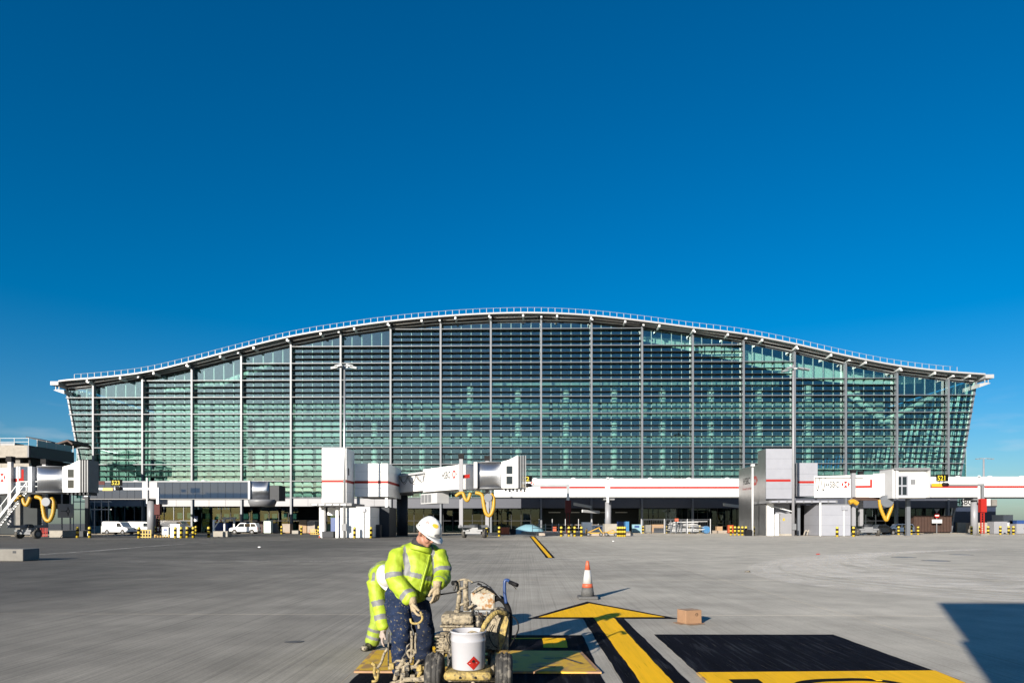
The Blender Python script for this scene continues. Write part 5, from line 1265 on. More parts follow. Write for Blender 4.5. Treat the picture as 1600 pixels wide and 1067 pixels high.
for q in range(5):
    bx('arm_band', 'red' if q % 2 else 'white_panel', o, p.x + .11 + q * .24, p.x + .11 + (q + 1) * .24, Y - .06, Y + .06, z1_ - .15, z1_ - .02)
MB().bar((p.x + .1, Y, z1_ - 1.0), (p.x + .7, Y, z1_ - .15), .08).build('brace', 'white_panel', o)
block('plant_cart', 'orange and dark plant cart beyond the bollards by the covered heap', 'cart', 782, 796, 823.5, 835, 'orange', 1.4)
block('tool_rack', 'dark low tool rack right of the orange plant cart', 'rack', 797, 806, 826, 835, 'black', 1.2)
block('pallet_load', 'dark grey netted load inside the compound behind the brown crate', 'load', 1022, 1038, 824.5, 832.2, 'dark_grey', 1.0)
block('gas_cage', 'pale steel cage standing by the ground floor doors near the locker', 'cage', 425, 431, 817, 832.6, 'mid_grey', 1.0)
block('ballast_box', 'pale concrete ballast box before the terminal column by the cartons', 'concrete block', 456, 466, 828.5, 834.2, 'concrete_light', 1.0)
block('transformer_box', 'grey transformer box between gantry 521 and the dark shed', 'cabinet', 1521, 1545, 816, 832.2, 'concrete_light', 2.0)
# ------------------------------------------------------------------ foreground: cone, box, block, debris
p = gp(918, 935); o = thing('traffic_cone', (p.x, p.y, 0), 'orange and white traffic cone with grey weighted foot at the arrow tip', 'traffic cone')
k_ = .76
cone(o, p, .80, [(.06, .06 + .17, 'bitumen_grey'), (.23, .31, 'cone_orange'), (.31, .585, 'cone_white'), (.585, .76, 'cone_orange')])
# cardboard box lying with open flaps
p = gp(1077, 973); o = thing('cardboard_box', (p.x, p.y, 0), 'brown cardboard box with open flaps on the concrete beside the arrow', 'box')
ang = R(22); ax_ = Vector((math.cos(ang), math.sin(ang), 0)); ay_ = Vector((-math.sin(ang), math.cos(ang), 0)); Zv = Vector((0, 0, 1))
bevel(MB().obox(p + Zv * .115, ax_, ay_, Zv, .15, .12, .105).build('carton', 'cardboard', o), .006)
MB().obox(p + Zv * .2215, ax_, ay_, Zv, .148, .02, .0012).build('tape', 'kerb_concrete', o)
for s, w_ in ((-1, .07), (1, .05)):
    MB().obox(p - ay_ * .125 * 1 + ax_ * s * .08 - ay_ * w_ * .6 + Zv * .012, ax_, ay_, Zv, .075, w_, .002).build('flap', 'cardboard', o)
MB().obox(p - ax_ * .19 + Zv * .01, ax_, ay_, Zv, .05, .1, .002).build('flap', 'cardboard', o)
MB().obox(p - ay_ * .128 + ax_ * .03 + Zv * .04, ax_, (ay_ + Zv * .5).normalized(), Zv, .11, .002, .035).build('flap', 'cardboard', o)
ringp = [p - ay_ * .1225 + ax_ * (.055 + .022 * math.cos(t)) + Zv * (.15 + .022 * math.sin(t)) for t in [2 * math.pi * q / 14 for q in range(15)]]
rg = MB().tube(ringp, .003, 5, caps=False); rg.bar(p - ay_ * .1225 + ax_ * .055 + Zv * .15, p - ay_ * .1225 + ax_ * .066 + Zv * .16, .004); rg.build('printed_mark', 'black', o)
# concrete block at the frame edge
p = gp(36, 876.5); o = thing('concrete_block', (p.x, p.y, 0), 'long concrete ballast block with steel lifting pockets near the stair jetty', 'concrete block')
b_ = MB().box(p.x - 3.2, p.x, p.y, p.y + 1.0, 0, .52).build('block', 'concrete_mid', o); bevel(b_, .03)
for q in range(4): bx('lifting_pocket', 'dark_grey', o, p.x - .45 - q * .8, p.x - .3 - q * .8, p.y - .004, p.y + .02, .34, .44)
# paper and stone litter
for (px, py, s, mt, nm, lb_) in [(1168, 893.5, .09, 'engine_dark', 'cloth_scrap', 'dark scrap lying alone on the open concrete beyond the box'), (1277.5, 866, .09, 'red', 'litter_carton', 'tiny red and white carton on the apron before the tyre sweeps'), (958, 845.5, .08, 'white_panel', 'paper_scrap', 'white paper scrap on the apron below the bridge column'), (458, 1003, .11, 'bitumen_grey', 'concrete_chip', 'oblong dark repair chip in the grooved concrete'), (405, 855, .1, 'white_panel', 'paper_scrap', 'white paper scrap on the dark side of the apron')]:
    p = gp(px, py); m = MB(); m.prism([p + Vector((s * 1.4 * math.cos(t) * random.uniform(.6, 1), s * math.sin(t) * random.uniform(.6, 1), .004)) for t in [.9 * q for q in range(7)]], (.02, .01, s * (.5 if nm != 'concrete_chip' else .02)))
    tag(m.build(nm, mt), lb_, 'litter')

# ------------------------------------------------------------------ lorry parked beside the camera, out of view, whose shadow falls across the pale concrete
c_top = gp(1464, 941); HT = 5.6; HS = 4.14
run = HT / math.tan(R(SUN_EL)); hd_ = Vector((math.sin(_a), math.cos(_a), 0))
q0 = c_top - hd_ * run
tk = thing('box_lorry', (q0.x + 1.3, q0.y - 3, 0), 'tall white catering lorry standing behind the camera', 'lorry')
bevel(MB().box(q0.x, q0.x + 2.5, q0.y - 5.5, q0.y, HS, HT).build('upper_body', 'white_panel', tk), .02)
bevel(MB().box(q0.x - .09, q0.x + 2.6, q0.y - 5.6, q0.y - .0, .9, HS).build('lower_body', 'white_shade', tk), .02)
bx('chassis', 'dark_grey', tk, q0.x + .3, q0.x + 2.2, q0.y - 7.6, q0.y - .1, .5, .9)
cabL = MB().prism([(q0.x + .1, q0.y - 7.7, .5), (q0.x + .1, q0.y - 5.7, .5), (q0.x + .1, q0.y - 5.7, 2.7), (q0.x + .1, q0.y - 6.9, 2.7), (q0.x + .1, q0.y - 7.7, 1.7)], (2.3, 0, 0)).build('cab', 'white_panel', tk); bevel(cabL, .06)
MB().poly([(q0.x + .3, q0.y - 7.72, 1.75), (q0.x + 2.2, q0.y - 7.72, 1.75), (q0.x + 2.2, q0.y - 6.98, 2.62), (q0.x + .3, q0.y - 6.98, 2.62)]).build('windscreen', 'dark_glass', tk)
for yy in (-1.3, -6.6):
    for s in (.15, 2.35):
        wh = thing_part('wheel', tk); wheel(wh, (q0.x + s, q0.y + yy, .48), .48, .3, (1, 0, 0))

# ------------------------------------------------------------------ figures
def remeshed(mb, voxel, smooth_n=3, name='tmp'):
    o = mb.build(name, 'skin', None)
    md = o.modifiers.new('r', 'REMESH'); md.mode = 'VOXEL'; md.voxel_size = voxel
    if smooth_n:
        s = o.modifiers.new('s', 'SMOOTH'); s.factor = .5; s.iterations = smooth_n
    dg = bpy.context.evaluated_depsgraph_get(); me = bpy.data.meshes.new_from_object(o.evaluated_get(dg))
    bpy.data.objects.remove(o)
    return me
def seg_nearest(p, chains):
    """nearest chain of a dict {id: [(point, radius)...]} -> id, arclength parameter 0..1, normalised distance"""
    best = (1e9, None, 0)
    for cid, ch in chains.items():
        n_ = len(ch) - 1
        for i in range(n_):
            a, ra = ch[i]; b, rb_ = ch[i + 1]
            d = b - a; t = max(0, min(1, (p - a).dot(d) / max(d.length_squared, 1e-9)))
            ra = max(ra) if isinstance(ra, tuple) else ra; rb2 = max(rb_) if isinstance(rb_, tuple) else rb_
            dist = (p - a - d * t).length - (ra + (rb2 - ra) * t)
            if dist < best[0]: best = (dist, cid, (i + t) / n_)
    return best[1], best[2]
def skinned(name, chains, voxel, mats, pick, parent, wrinkle=0, wscale=9, smooth_n=3, extra=None):
    mb = MB()
    for cid, ch in chains.items():
        pts = [c[0] for c in ch]; rad = [c[1] for c in ch]
        # rounded ends
        mr = lambda r: (r[0] * .55, r[1] * .55) if isinstance(r, tuple) else r * .55
        big = lambda r: (max(r) if isinstance(r, tuple) else r)
        d0 = (pts[0] - pts[1]).normalized(); d1 = (pts[-1] - pts[-2]).normalized()
        sp, sr = [], []
        # densify with catmull-rom so bends stay round
        path = smooth_path(pts, 4); rr = []
        for i in range(len(rad) - 1):
            for j in range(4):
                t = j / 4; a, b = rad[i], rad[i + 1]
                a = a if isinstance(a, tuple) else (a, a); b = b if isinstance(b, tuple) else (b, b)
                rr.append((a[0] + (b[0] - a[0]) * t, a[1] + (b[1] - a[1]) * t))
        last = rad[-1] if isinstance(rad[-1], tuple) else (rad[-1], rad[-1]); rr.append(last)
        path = [path[0] + d0 * big(rad[0]) * .35] + path + [path[-1] + d1 * big(rad[-1]) * .35]
        rr = [(rr[0][0] * .6, rr[0][1] * .6)] + rr + [(rr[-1][0] * .6, rr[-1][1] * .6)]
        mb.tube(path, rr, 18)
    if extra: extra(mb)
    me = remeshed(mb, voxel, smooth_n, name)
    if wrinkle:
        nrm_ = [v.normal.copy() for v in me.vertices]; cos_ = [v.co.copy() for v in me.vertices]; out_ = []
        for co_, no_ in zip(cos_, nrm_):
            q = co_ * wscale; w_ = noise.noise(Vector((q.x, q.y, q.z * 1.6))) + .5 * noise.noise(q * 2.3)
            rd = 1 - abs(noise.noise(Vector((q.x * .7 + 3, q.y * .7, q.z * 1.3)))) * 2
            out_ += list(co_ + no_ * (w_ * wrinkle * .6 + rd * wrinkle * .5))
        me.vertices.foreach_set('co', out_); me.update()
    me.materials.clear()
    for m_ in mats: me.materials.append(M[m_])
    if pick:
        for f in me.polygons:
            cid, t = seg_nearest(f.center, chains); f.material_index = pick(f.center, cid, t, None)
    me.polygons.foreach_set('use_smooth', [True] * len(me.polygons))
    off = Vector((0, 0, 0)); p = parent
    while p is not None: off += p.location; p = p.parent
    me.transform(Matrix.Translation(-off))
    me.name = name
    return link(bpy.data.objects.new(name, me), parent)
def hand_chains(wr, d, nrm, side, curl, sc_=1.0, splay=1.0, pre=''):
    """palm, four fingers and thumb; d points along the hand, nrm out of the palm, side is the thumb direction"""
    d = Vector(d).normalized(); nrm = (Vector(nrm) - d * Vector(nrm).dot(d)).normalized(); l = d.cross(nrm).normalized()
    if l.dot(Vector(side)) < 0: l = -l
    ch = {pre + 'palm': [(wr - d * .02, (.031 * sc_, .024 * sc_)), (wr + d * .035 * sc_, .033 * sc_), (wr + d * .07 * sc_, .036 * sc_)]}
    # widen palm with two more strands
    for q, s in enumerate((-1, 1)):
        ch[pre + 'palm%d' % q] = [(wr + l * s * .012, .022 * sc_), (wr + d * .05 * sc_ + l * s * .022 * sc_, .022 * sc_), (wr + d * .085 * sc_ + l * s * .026 * sc_, .018 * sc_)]
    for q, (off, ln, cu) in enumerate([(.033, .072, curl * .85), (.011, .082, curl), (-.011, .076, curl * 1.1), (-.031, .060, curl * 1.2)]):
        p = wr + d * .085 * sc_ + l * off * sc_; dd = (d + l * off * 3.0 * splay).normalized(); pts = [(p - dd * .015, .0125 * sc_), (p, .0122 * sc_)]
        a = 0
        for s, fr in enumerate((.42, .33, .25)):
            a += cu * (.7 if s == 0 else 1.0); v = dd * math.cos(a) + nrm * math.sin(a)
            p = p + v * ln * fr * sc_ * 1.12; pts.append((p, (.0118 - .0012 * s) * sc_))
        ch[pre + 'f%d' % q] = pts
    p = wr + d * .025 * sc_ + l * .03 * sc_; v = (d * .62 + l * .62 + nrm * .35).normalized(); v2 = (d * .9 + l * .1 + nrm * .5).normalized()
    ch[pre + 'thumb'] = [(p - v * .01, .0165 * sc_), (p + v * .035 * sc_, .0145 * sc_), (p + v * .035 * sc_ + v2 * .032 * sc_, .0125 * sc_), (p + v * .035 * sc_ + v2 * .055 * sc_, .011 * sc_)]
    return ch
def head_frame(c, fwd, up):
    f = Vector(fwd).normalized(); u = (Vector(up) - f * Vector(up).dot(f)).normalized(); r = f.cross(u).normalized()
    return lambda x, y, z: Vector(c) + r * x + f * y + u * z
def camdir(x, y, z):   # right, up, toward the camera
    return Vector((x * CY + z * SY, x * SY - z * CY, y))
def helmet(parent, HF, sk=1.0, mt='helmet'):
    """dome with a rolled brim, front peak, centre ridge and vents"""
    vs, fs = [], []; n_, m_ = 28, 10
    for i in range(m_ + 1):
        ph = (math.pi / 2) * i / m_
        for j in range(n_):
            t = 2 * math.pi * j / n_
            rx_, ry_, rz_ = .119 * sk, .146 * sk, .145 * sk
            x, y, z_ = rx_ * math.cos(ph) ** .8 * math.cos(t), ry_ * math.cos(ph) ** .8 * math.sin(t), rz_ * math.sin(ph)
            ridge = .010 * math.exp(-(x / .028) ** 2) * math.sin(ph) ** .5
            vs.append(HF(x, y + .005, z_ + ridge + .035))
    for i in range(m_):
        for j in range(n_): a = i * n_ + j; b = i * n_ + (j + 1) % n_; fs.append((a, b, b + n_, a + n_))
    sh = MB().add(vs, fs, True).build('helmet', mt, parent)
    so = sh.modifiers.new('t', 'SOLIDIFY'); so.thickness = .004; so.offset = -1
    # brim and peak
    vs, fs = [], []
    for j in range(n_):
        t = 2 * math.pi * j / n_; fr = max(0, math.sin(t)); ext = .010 + .055 * fr ** 3
        for (e, dz) in ((0, .04), (1, .033 - .016 * fr ** 3), (1, .027 - .016 * fr ** 3), (0, .026)):
            vs.append(HF((.118 * sk + ext * .6 * e) * math.cos(t), (.145 * sk + ext * e) * math.sin(t) + .005, dz))
    for j in range(n_):
        for q in range(4): a = j * 4 + q; b = j * 4 + (q + 1) % 4; c = ((j + 1) % n_) * 4; fs.append((a, b, c + (q + 1) % 4, c + q))
    MB().add(vs, fs, True).build('brim', mt, sh)
    return sh
def patch_on_helmet(parent, HF, name, mt, x, y, rx_, rz_, n_=18, ring=False):
    """decal curved over the dome"""
    def on(px_, py_):
        # spherical patch around the dome direction (azimuth px_, elevation py_)
        cx_, cz_ = math.cos(py_), math.sin(py_)
        return HF(.1228 * cx_ ** .8 * math.cos(px_), .1498 * cx_ ** .8 * math.sin(px_) + .005, .1492 * cz_ + .036 + .010 * math.exp(-(.1215 * cx_ ** .8 * math.cos(px_) / .028) ** 2) * cz_ ** .5)
    pts = [on(x + rx_ * math.cos(t), y + rz_ * math.sin(t)) for t in [2 * math.pi * q / n_ for q in range(n_)]]
    m = MB()
    if ring: m.tube(pts + [pts[0]], .0022, 5, caps=False)
    else: m.add([on(x, y)] + pts, [(0, 1 + q, 1 + (q + 1) % n_) for q in range(n_)], True)
    return m.build(name, mt, parent)

def J(px, py, dz, Z): return W(px, py, Z + dz)

# --- standing worker ------------------------------------------------
Z1 = 7.2
w1 = thing('person', gp(640, 1055), 'person in bright hi-vis jacket, white helmet and paint spattered blue overalls, leaning over the machine', 'person')
S = lambda px, py, dz: J(px, py, dz, Z1)
hc = S(667.5, 834, -.11)
fwd = camdir(.66, -.52, .55); upv = camdir(.42, .86, .26)
HF = head_frame(hc, fwd, upv)
neck = S(655, 857, .02)
body = {
    'neck': [(S(651, 872, .06), .075), (neck, .066), (HF(0, -.03, -.07), .062)],
    'skull': [(HF(0, -.035, .02), (.078, .085)), (HF(0, .0, .025), (.080, .088)), (HF(0, .045, .01), (.068, .078))],
    'jaw': [(HF(0, -.02, -.045), (.066, .05)), (HF(0, .03, -.075), (.058, .042)), (HF(0, .066, -.092), (.036, .028))],
    'cheek_a': [(HF(-.03, .055, -.03), .034), (HF(-.025, .07, -.055), .028)], 'cheek_b': [(HF(.03, .055, -.03), .034), (HF(.025, .07, -.055), .028)],
    'brow': [(HF(-.035, .078, .012), .017), (HF(0, .088, .016), .017), (HF(.035, .078, .012), .017)],
    'nose': [(HF(0, .09, .004), .011), (HF(0, .106, -.022), .0135), (HF(0, .106, -.036), .016)],
    'lips': [(HF(-.02, .084, -.062), .009), (HF(0, .092, -.062), .010), (HF(.02, .084, -.062), .009)],
    'chin': [(HF(-.012, .074, -.094), .02), (HF(.012, .074, -.094), .02)],
    'ear_a': [(HF(-.082, -.012, .02), .016), (HF(-.088, -.018, -.005), .017), (HF(-.082, -.008, -.032), .011)],
    'ear_b': [(HF(.082, -.012, .02), .016), (HF(.088, -.018, -.005), .017), (HF(.082, -.008, -.032), .011)],
}
shR, shL = S(626, 864, .02), S(684, 865, .10)
elR, elL = S(619, 906, -.14), S(692, 899, -.02)
wrR, wrL = S(645, 941, -.30), S(683, 915, -.24)
hpR, hpL = S(621, 942, .0), S(652, 944, .06)
knR, knL = S(627, 988, -.10), S(664, 990, .02)
anR, anL = S(627, 1046, .03), S(658, 1046, .10)
body.update({'spine': [(S(637, 940, .03), .11), (S(645, 900, .03), .12), (S(651, 872, .06), .09)],
             'armR': [(shR, .05), (elR, .045), (wrR, .033)], 'armL': [(shL, .05), (elL, .045), (wrL, .033)], 'clav': [(shR, .05), (S(651, 866, .06), .06), (shL, .05)],
             'legR': [(hpR, .08), (knR, .055), (anR, .045)], 'legL': [(hpL, .08), (knL, .055), (anL, .045)], 'pel': [(hpR, .09), (hpL, .09)]})
bo = skinned('body', body, .0085, ['skin'], None, w1, smooth_n=2)
# eye sockets shaded by dark safety glasses
gl = MB()
for s in (-1, 1):
    gl.tube([HF(s * .012, .098, -.003), HF(s * .038, .093, -.004), HF(s * .066, .068, -.003)], [(.012, .016), (.013, .018), (.008, .012)], 8)
gl.tube([HF(-.066, .068, 0), HF(-.088, -.01, .005)], .004, 5); gl.tube([HF(.066, .068, 0), HF(.088, -.01, .005)], .004, 5)
gl.build('safety_glasses', 'dark_glass', w1)
MB().tube([HF(-.074, -.05, .0), HF(-.05, -.08, -.01), HF(0, -.095, -.02), HF(.05, -.08, -.01), HF(.074, -.05, .0)], [.018, .026, .03, .026, .018], 10).build('hair', 'hair', w1)
hm = helmet(w1, HF, 1.02)
patch_on_helmet(hm, HF, 'gold_badge', 'old_yellow', R(58), R(50), .36, .17)
patch_on_helmet(hm, HF, 'red_ring_mark', 'red', R(6), R(46), .15, .12, ring=True)
patch_on_helmet(hm, HF, 'red_ring_bar', 'red', R(6), R(46), .09, .025)
patch_on_helmet(hm, HF, 'side_slot', 'black', R(-22), R(12), .07, .05)
patch_on_helmet(hm, HF, 'front_plate', 'reflective', R(80), R(12), .26, .12)
# jacket
jk = {'torso': [(S(642, 932, .01), (.185, .165)), (S(641, 920, .02), (.205, .185)), (S(643, 903, .02), (.225, .19)), (S(649, 884, .03), (.215, .175)), (S(652, 867, .05), (.185, .14)), (S(655, 856, .05), (.12, .105))],
      'shoulders': [(shR + Vector((.02, 0, -.01)), .10), (S(651, 866, .06), .12), (shL + Vector((-.02, 0, -.01)), .10)],
      'slR': [(shR, .105), (shR.lerp(elR, .5) + camdir(-.02, 0, .02), .104), (elR, .098), (elR.lerp(wrR, .55), .082), (wrR - (wrR - elR).normalized() * .03, .066)],
      'slL': [(shL, .098), (shL.lerp(elL, .5), .094), (elL, .09), (elL.lerp(wrL, .55), .078), (wrL - (wrL - elL).normalized() * .03, .062)]}
tor_up = (S(652, 867, .05) - S(637, 925, .02)).normalized()
front = camdir(.55, 0, .83); right_of = camdir(.83, 0, -.55)
def pick_jacket(p, cid, t, nrm):
    if cid == 'slR': return 1 if (.40 < t < .50 or .80 < t < .90) else 0
    if cid == 'slL': return 1 if (.36 < t < .46 or .80 < t < .90) else 0
    h_ = (p - S(637, 925, .02)).dot(tor_up)
    if .175 < h_ < .225: return 1
    lat = (p - S(648, 890, .03)).dot(right_of)
    if h_ > .20 and (-.165 < lat < -.115 or .115 < lat < .16): return 1
    return 0
jk_o = skinned('jacket', jk, .0085, ['hi_vis', 'reflective'], pick_jacket, w1, wrinkle=.019, wscale=8, smooth_n=4)
# collar, open zip edge
cb_ = S(658, 851, .0)
cpts = [cb_ + camdir(.085 * math.cos(t) + .004, .012 + .03 * math.cos(t - 2.6), .085 * math.sin(t)) for t in [2 * math.pi * q / 20 for q in range(21)]]
MB().tube(cpts, [(.018, .042)] * 21, 8, caps=False).build('collar', 'collar', w1)
cpt2 = [S(657, 858, .01) + camdir(.107 * math.cos(t) + .004, .012 + .03 * math.cos(t - 2.6), .10 * math.sin(t)) for t in [R(-62) + R(320) * q / 20 for q in range(21)]]
MB().tube(cpt2, [(.013, .042)] * 21, 8).build('jacket_collar', 'hi_vis', w1)
from mathutils.bvhtree import BVHTree
def on_surface(obj, root):
    me = obj.data; tree = BVHTree.FromPolygons([v.co + root.location for v in me.vertices], [tuple(f.vertices) for f in me.polygons])
    eye = Vector((0, 0, CAM_H))
    def hit(px, py, lift=.006):
        d = (W(px, py, 5) - eye).normalized(); h = tree.ray_cast(eye, d)
        return (h[0] - d * lift) if h[0] is not None else None
    return hit
def laid_strip(name, mt, hit, pix, w, parent, lift=.007):
    """cloth strip that follows the garment under it"""
    path = []
    for i in range(len(pix) - 1):
        for q in range(8): path.append((pix[i][0] + (pix[i + 1][0] - pix[i][0]) * q / 8, pix[i][1] + (pix[i + 1][1] - pix[i][1]) * q / 8))
    path.append(pix[-1]); vs, fs = [], []; prev = None
    rows_ = []
    for k, (a, b) in enumerate(path):
        a2, b2 = path[min(k + 1, len(path) - 1)]; a1, b1 = path[max(k - 1, 0)]
        dx, dy = a2 - a1, b2 - b1; n_ = math.hypot(dx, dy) or 1; ww = w(k / (len(path) - 1)) if callable(w) else w
        r = [hit(a + dy / n_ * ww * s_, b - dx / n_ * ww * s_, lift + (.004 if s_ == 0 else 0)) for s_ in (-1, 0, 1)]
        if all(r): rows_.append(r)
    for r in rows_: vs += r
    for k in range(len(rows_) - 1):
        for q in range(2): fs.append((k * 3 + q, k * 3 + q + 1, k * 3 + q + 4, k * 3 + q + 3))
    o = MB().add(vs, fs, True).build(name, mt, parent); md = o.modifiers.new('t', 'SOLIDIFY'); md.thickness = .006; return o
hit1 = on_surface(jk_o, w1)
laid_strip('zip_flap', 'hi_vis', hit1, [(672, 866), (669, 880), (663, 900), (658, 920), (655, 934)], 2.0, w1, .010)
laid_strip('zip_tape', 'hi_vis_dirty', hit1, [(669, 868), (666, 880), (660, 900), (655, 920), (652.5, 932)], .8, w1, .002)
# overalls
ov = {'hip': [(S(622, 918, .04), (.14, .13)), (S(626, 930, .04), (.165, .15)), (S(632, 944, .03), (.18, .16))],
      'tR': [(hpR, .135), (hpR.lerp(knR, .5), .122), (knR, .108), (knR.lerp(anR, .5), .098), (anR, .092), (anR - Vector((0, 0, .03)), .088)],
      'tL': [(hpL, .13), (hpL.lerp(knL, .5), .115), (knL, .10), (knL.lerp(anL, .5), .092), (anL, .088), (anL - Vector((0, 0, .03)), .085)]}
skinned('overalls', ov, .01, ['overalls', 'overalls_dark'], lambda p, cid, t, n_: 1 if (cid == 'tL') else 0, w1, wrinkle=.018, wscale=8, smooth_n=3)
def boot(parent, an, d, mt='boot'):
    d = Vector(d).normalized(); a = Vector((an.x, an.y, 0))
    ch = {'s': [(Vector((an.x, an.y, an.z + .03)), .055), (a + Vector((0, 0, .075)), .055)], 'f': [(a - d * .07 + Vector((0, 0, .048)), (.042, .045)), (a + d * .05 + Vector((0, 0, .055)), (.048, .05)), (a + d * .16 + Vector((0, 0, .042)), (.05, .038)), (a + d * .2 + Vector((0, 0, .035)), (.042, .03))]}
    return skinned('boot', ch, .009, [mt], None, parent, smooth_n=2)
boot(w1, anR, camdir(.35, 0, .9)); boot(w1, anL, camdir(.6, 0, .8))
# gloved hands
dR = camdir(.28, -.92, .2); hR = hand_chains(wrR + dR.normalized() * .0, dR, camdir(.9, .25, -.1), camdir(.3, 0, .9), .62, 1.12)
skinned('glove', hR, .0055, ['glove'], None, w1, smooth_n=2)
dL = camdir(-.05, -.98, .1); hL = hand_chains(wrL, dL, camdir(-.75, 0, -.55), camdir(-.5, 0, .85), .38, 1.12)
skinned('glove', hL, .0055, ['glove'], None, w1, smooth_n=2)
for wr, d_ in ((wrR, dR), (wrL, dL)):
    d_ = d_.normalized(); MB().tube([wr - d_ * .05, wr - d_ * .02, wr + d_ * .02], [.047, .044, .039], 14).build('glove_cuff', 'glove', w1)

# --- stooping worker ------------------------------------------------
Z2 = 8.66
w2 = thing('person', gp(588, 1015), 'person in full hi-vis suit and white helmet stooping low behind the standing worker', 'person')
T = lambda px, py, dz: J(px, py, dz, Z2)
hc2 = T(605, 901, -.42); HF2 = head_frame(hc2, camdir(.42, -.80, .42), camdir(-.05, .42, .9))
shR2, shL2 = T(586, 907, -.30), T(618, 908, -.28)
elR2, wrR2 = T(593, 950, -.36), T(599, 985, -.42)
elL2, wrL2 = T(628, 950, -.36), T(622, 985, -.40)
hpR2, hpL2 = T(592, 925, .28), T(616, 925, .28)
knR2, anR2 = T(592, 966, .06), T(581, 1004, .06)
knL2, anL2 = T(622, 968, .10), T(624, 1004, .10)
b2_ = {'neck': [(T(602, 900, -.25), .07), (HF2(0, -.03, -.06), .06)], 'skull': [(HF2(0, -.035, .02), (.078, .085)), (HF2(0, .045, .01), (.068, .078))], 'jaw': [(HF2(0, -.01, -.045), (.062, .05)), (HF2(0, .06, -.085), (.04, .03))],
      'nose': [(HF2(0, .09, .0), .011), (HF2(0, .106, -.032), .015)], 'ear_a': [(HF2(-.084, -.012, .02), .015), (HF2(-.084, -.008, -.03), .012)], 'ear_b': [(HF2(.084, -.012, .02), .015), (HF2(.084, -.008, -.03), .012)],
      'spine': [(T(604, 922, .28), .11), (T(603, 900, .0), .12), (T(602, 903, -.26), .1)], 'cl': [(shR2, .05), (shL2, .05)],
      'aR': [(shR2, .05), (elR2, .042), (wrR2, .03)], 'aL': [(shL2, .05), (elL2, .042), (wrL2, .03)],
      'lR': [(hpR2, .08), (knR2, .055), (anR2, .04)], 'lL': [(hpL2, .08), (knL2, .055), (anL2, .04)], 'pl': [(hpR2, .09), (hpL2, .09)]}
skinned('body', b2_, .011, ['skin'], None, w2, smooth_n=2)
MB().tube([HF2(-.074, -.05, .0), HF2(-.05, -.08, -.01), HF2(0, -.095, -.02), HF2(.05, -.08, -.01), HF2(.074, -.05, .0)], [.018, .026, .03, .026, .018], 10).build('hair', 'hair', w2)
hm2 = helmet(w2, HF2, 1.0)
j2 = {'torso': [(T(604, 920, .32), (.19, .165)), (T(604, 903, .16), (.205, .175)), (T(603, 897, .0), (.215, .17)), (T(602, 900, -.16), (.20, .15)), (T(602, 904, -.27), (.15, .12))],
      'sh': [(shR2, .10), (T(602, 902, -.25), .12), (shL2, .10)],
      'slR': [(shR2, .10), (shR2.lerp(elR2, .5), .09), (elR2, .08), (elR2.lerp(wrR2, .6), .072), (wrR2 + Vector((0, 0, .03)), .06)],
      'slL': [(shL2, .105), (shL2.lerp(elL2, .5), .10), (elL2, .094), (elL2.lerp(wrL2, .6), .08), (wrL2 + Vector((0, 0, .03)), .066)]}
def pick2(p, cid, t, n_):
    if cid in ('slR', 'slL'): return 1 if (.36 < t < .46 or .62 < t < .72) else 0
    if cid == 'torso': return 1 if (.30 < t < .38 or .62 < t < .70) else 0
    x_ = (p - T(602, 902, -.25)).dot(camdir(1, 0, 0)); return 1 if .1 < abs(x_) < .145 else 0
skinned('jacket', j2, .0105, ['hi_vis', 'reflective'], pick2, w2, wrinkle=.012, wscale=8, smooth_n=3)
t2 = {'hip': [(hpR2, .15), (hpL2, .15)], 'tR': [(hpR2, .13), (knR2, .105), (knR2.lerp(anR2, .5), .095), (anR2 + Vector((0, 0, .0)), .088)], 'tL': [(hpL2, .13), (knL2, .11), (knL2.lerp(anL2, .5), .10), (anL2, .095)]}
skinned('hi_vis_trousers', t2, .0105, ['hi_vis_dirty', 'reflective'], lambda p, cid, t, n_: 1 if cid != 'hip' and (.60 < t < .68 or .80 < t < .88) else 0, w2, wrinkle=.012, wscale=8, smooth_n=3)
boot(w2, anR2, camdir(-.35, 0, .9)); boot(w2, anL2, camdir(.3, 0, 1))
d2 = camdir(-.12, -.95, .25)
skinned('glove', hand_chains(wrR2, d2, camdir(.9, 0, -.2), camdir(.3, 0, .9), .3, 1.1), .006, ['glove_pale'], None, w2, smooth_n=2)
skinned('glove', hand_chains(wrL2, camdir(.0, -1, .2), camdir(-.9, 0, -.2), camdir(-.3, 0, .9), .4, 1.1), .006, ['glove_pale'], None, w2, smooth_n=2)

# ------------------------------------------------------------------ line marking machine
ZM = 6.40
mc = thing('line_marking_machine', gp(735, 1085), 'paint caked line marking machine with two front wheels and handlebars', 'machine')
K = lambda px, py, Z: W(px, py, Z)
mx_, my_ = gp(735, 1085).x, gp(735, 1085).y
def L3(x, y, z_): return Vector((mx_ + x, my_ + y, z_))
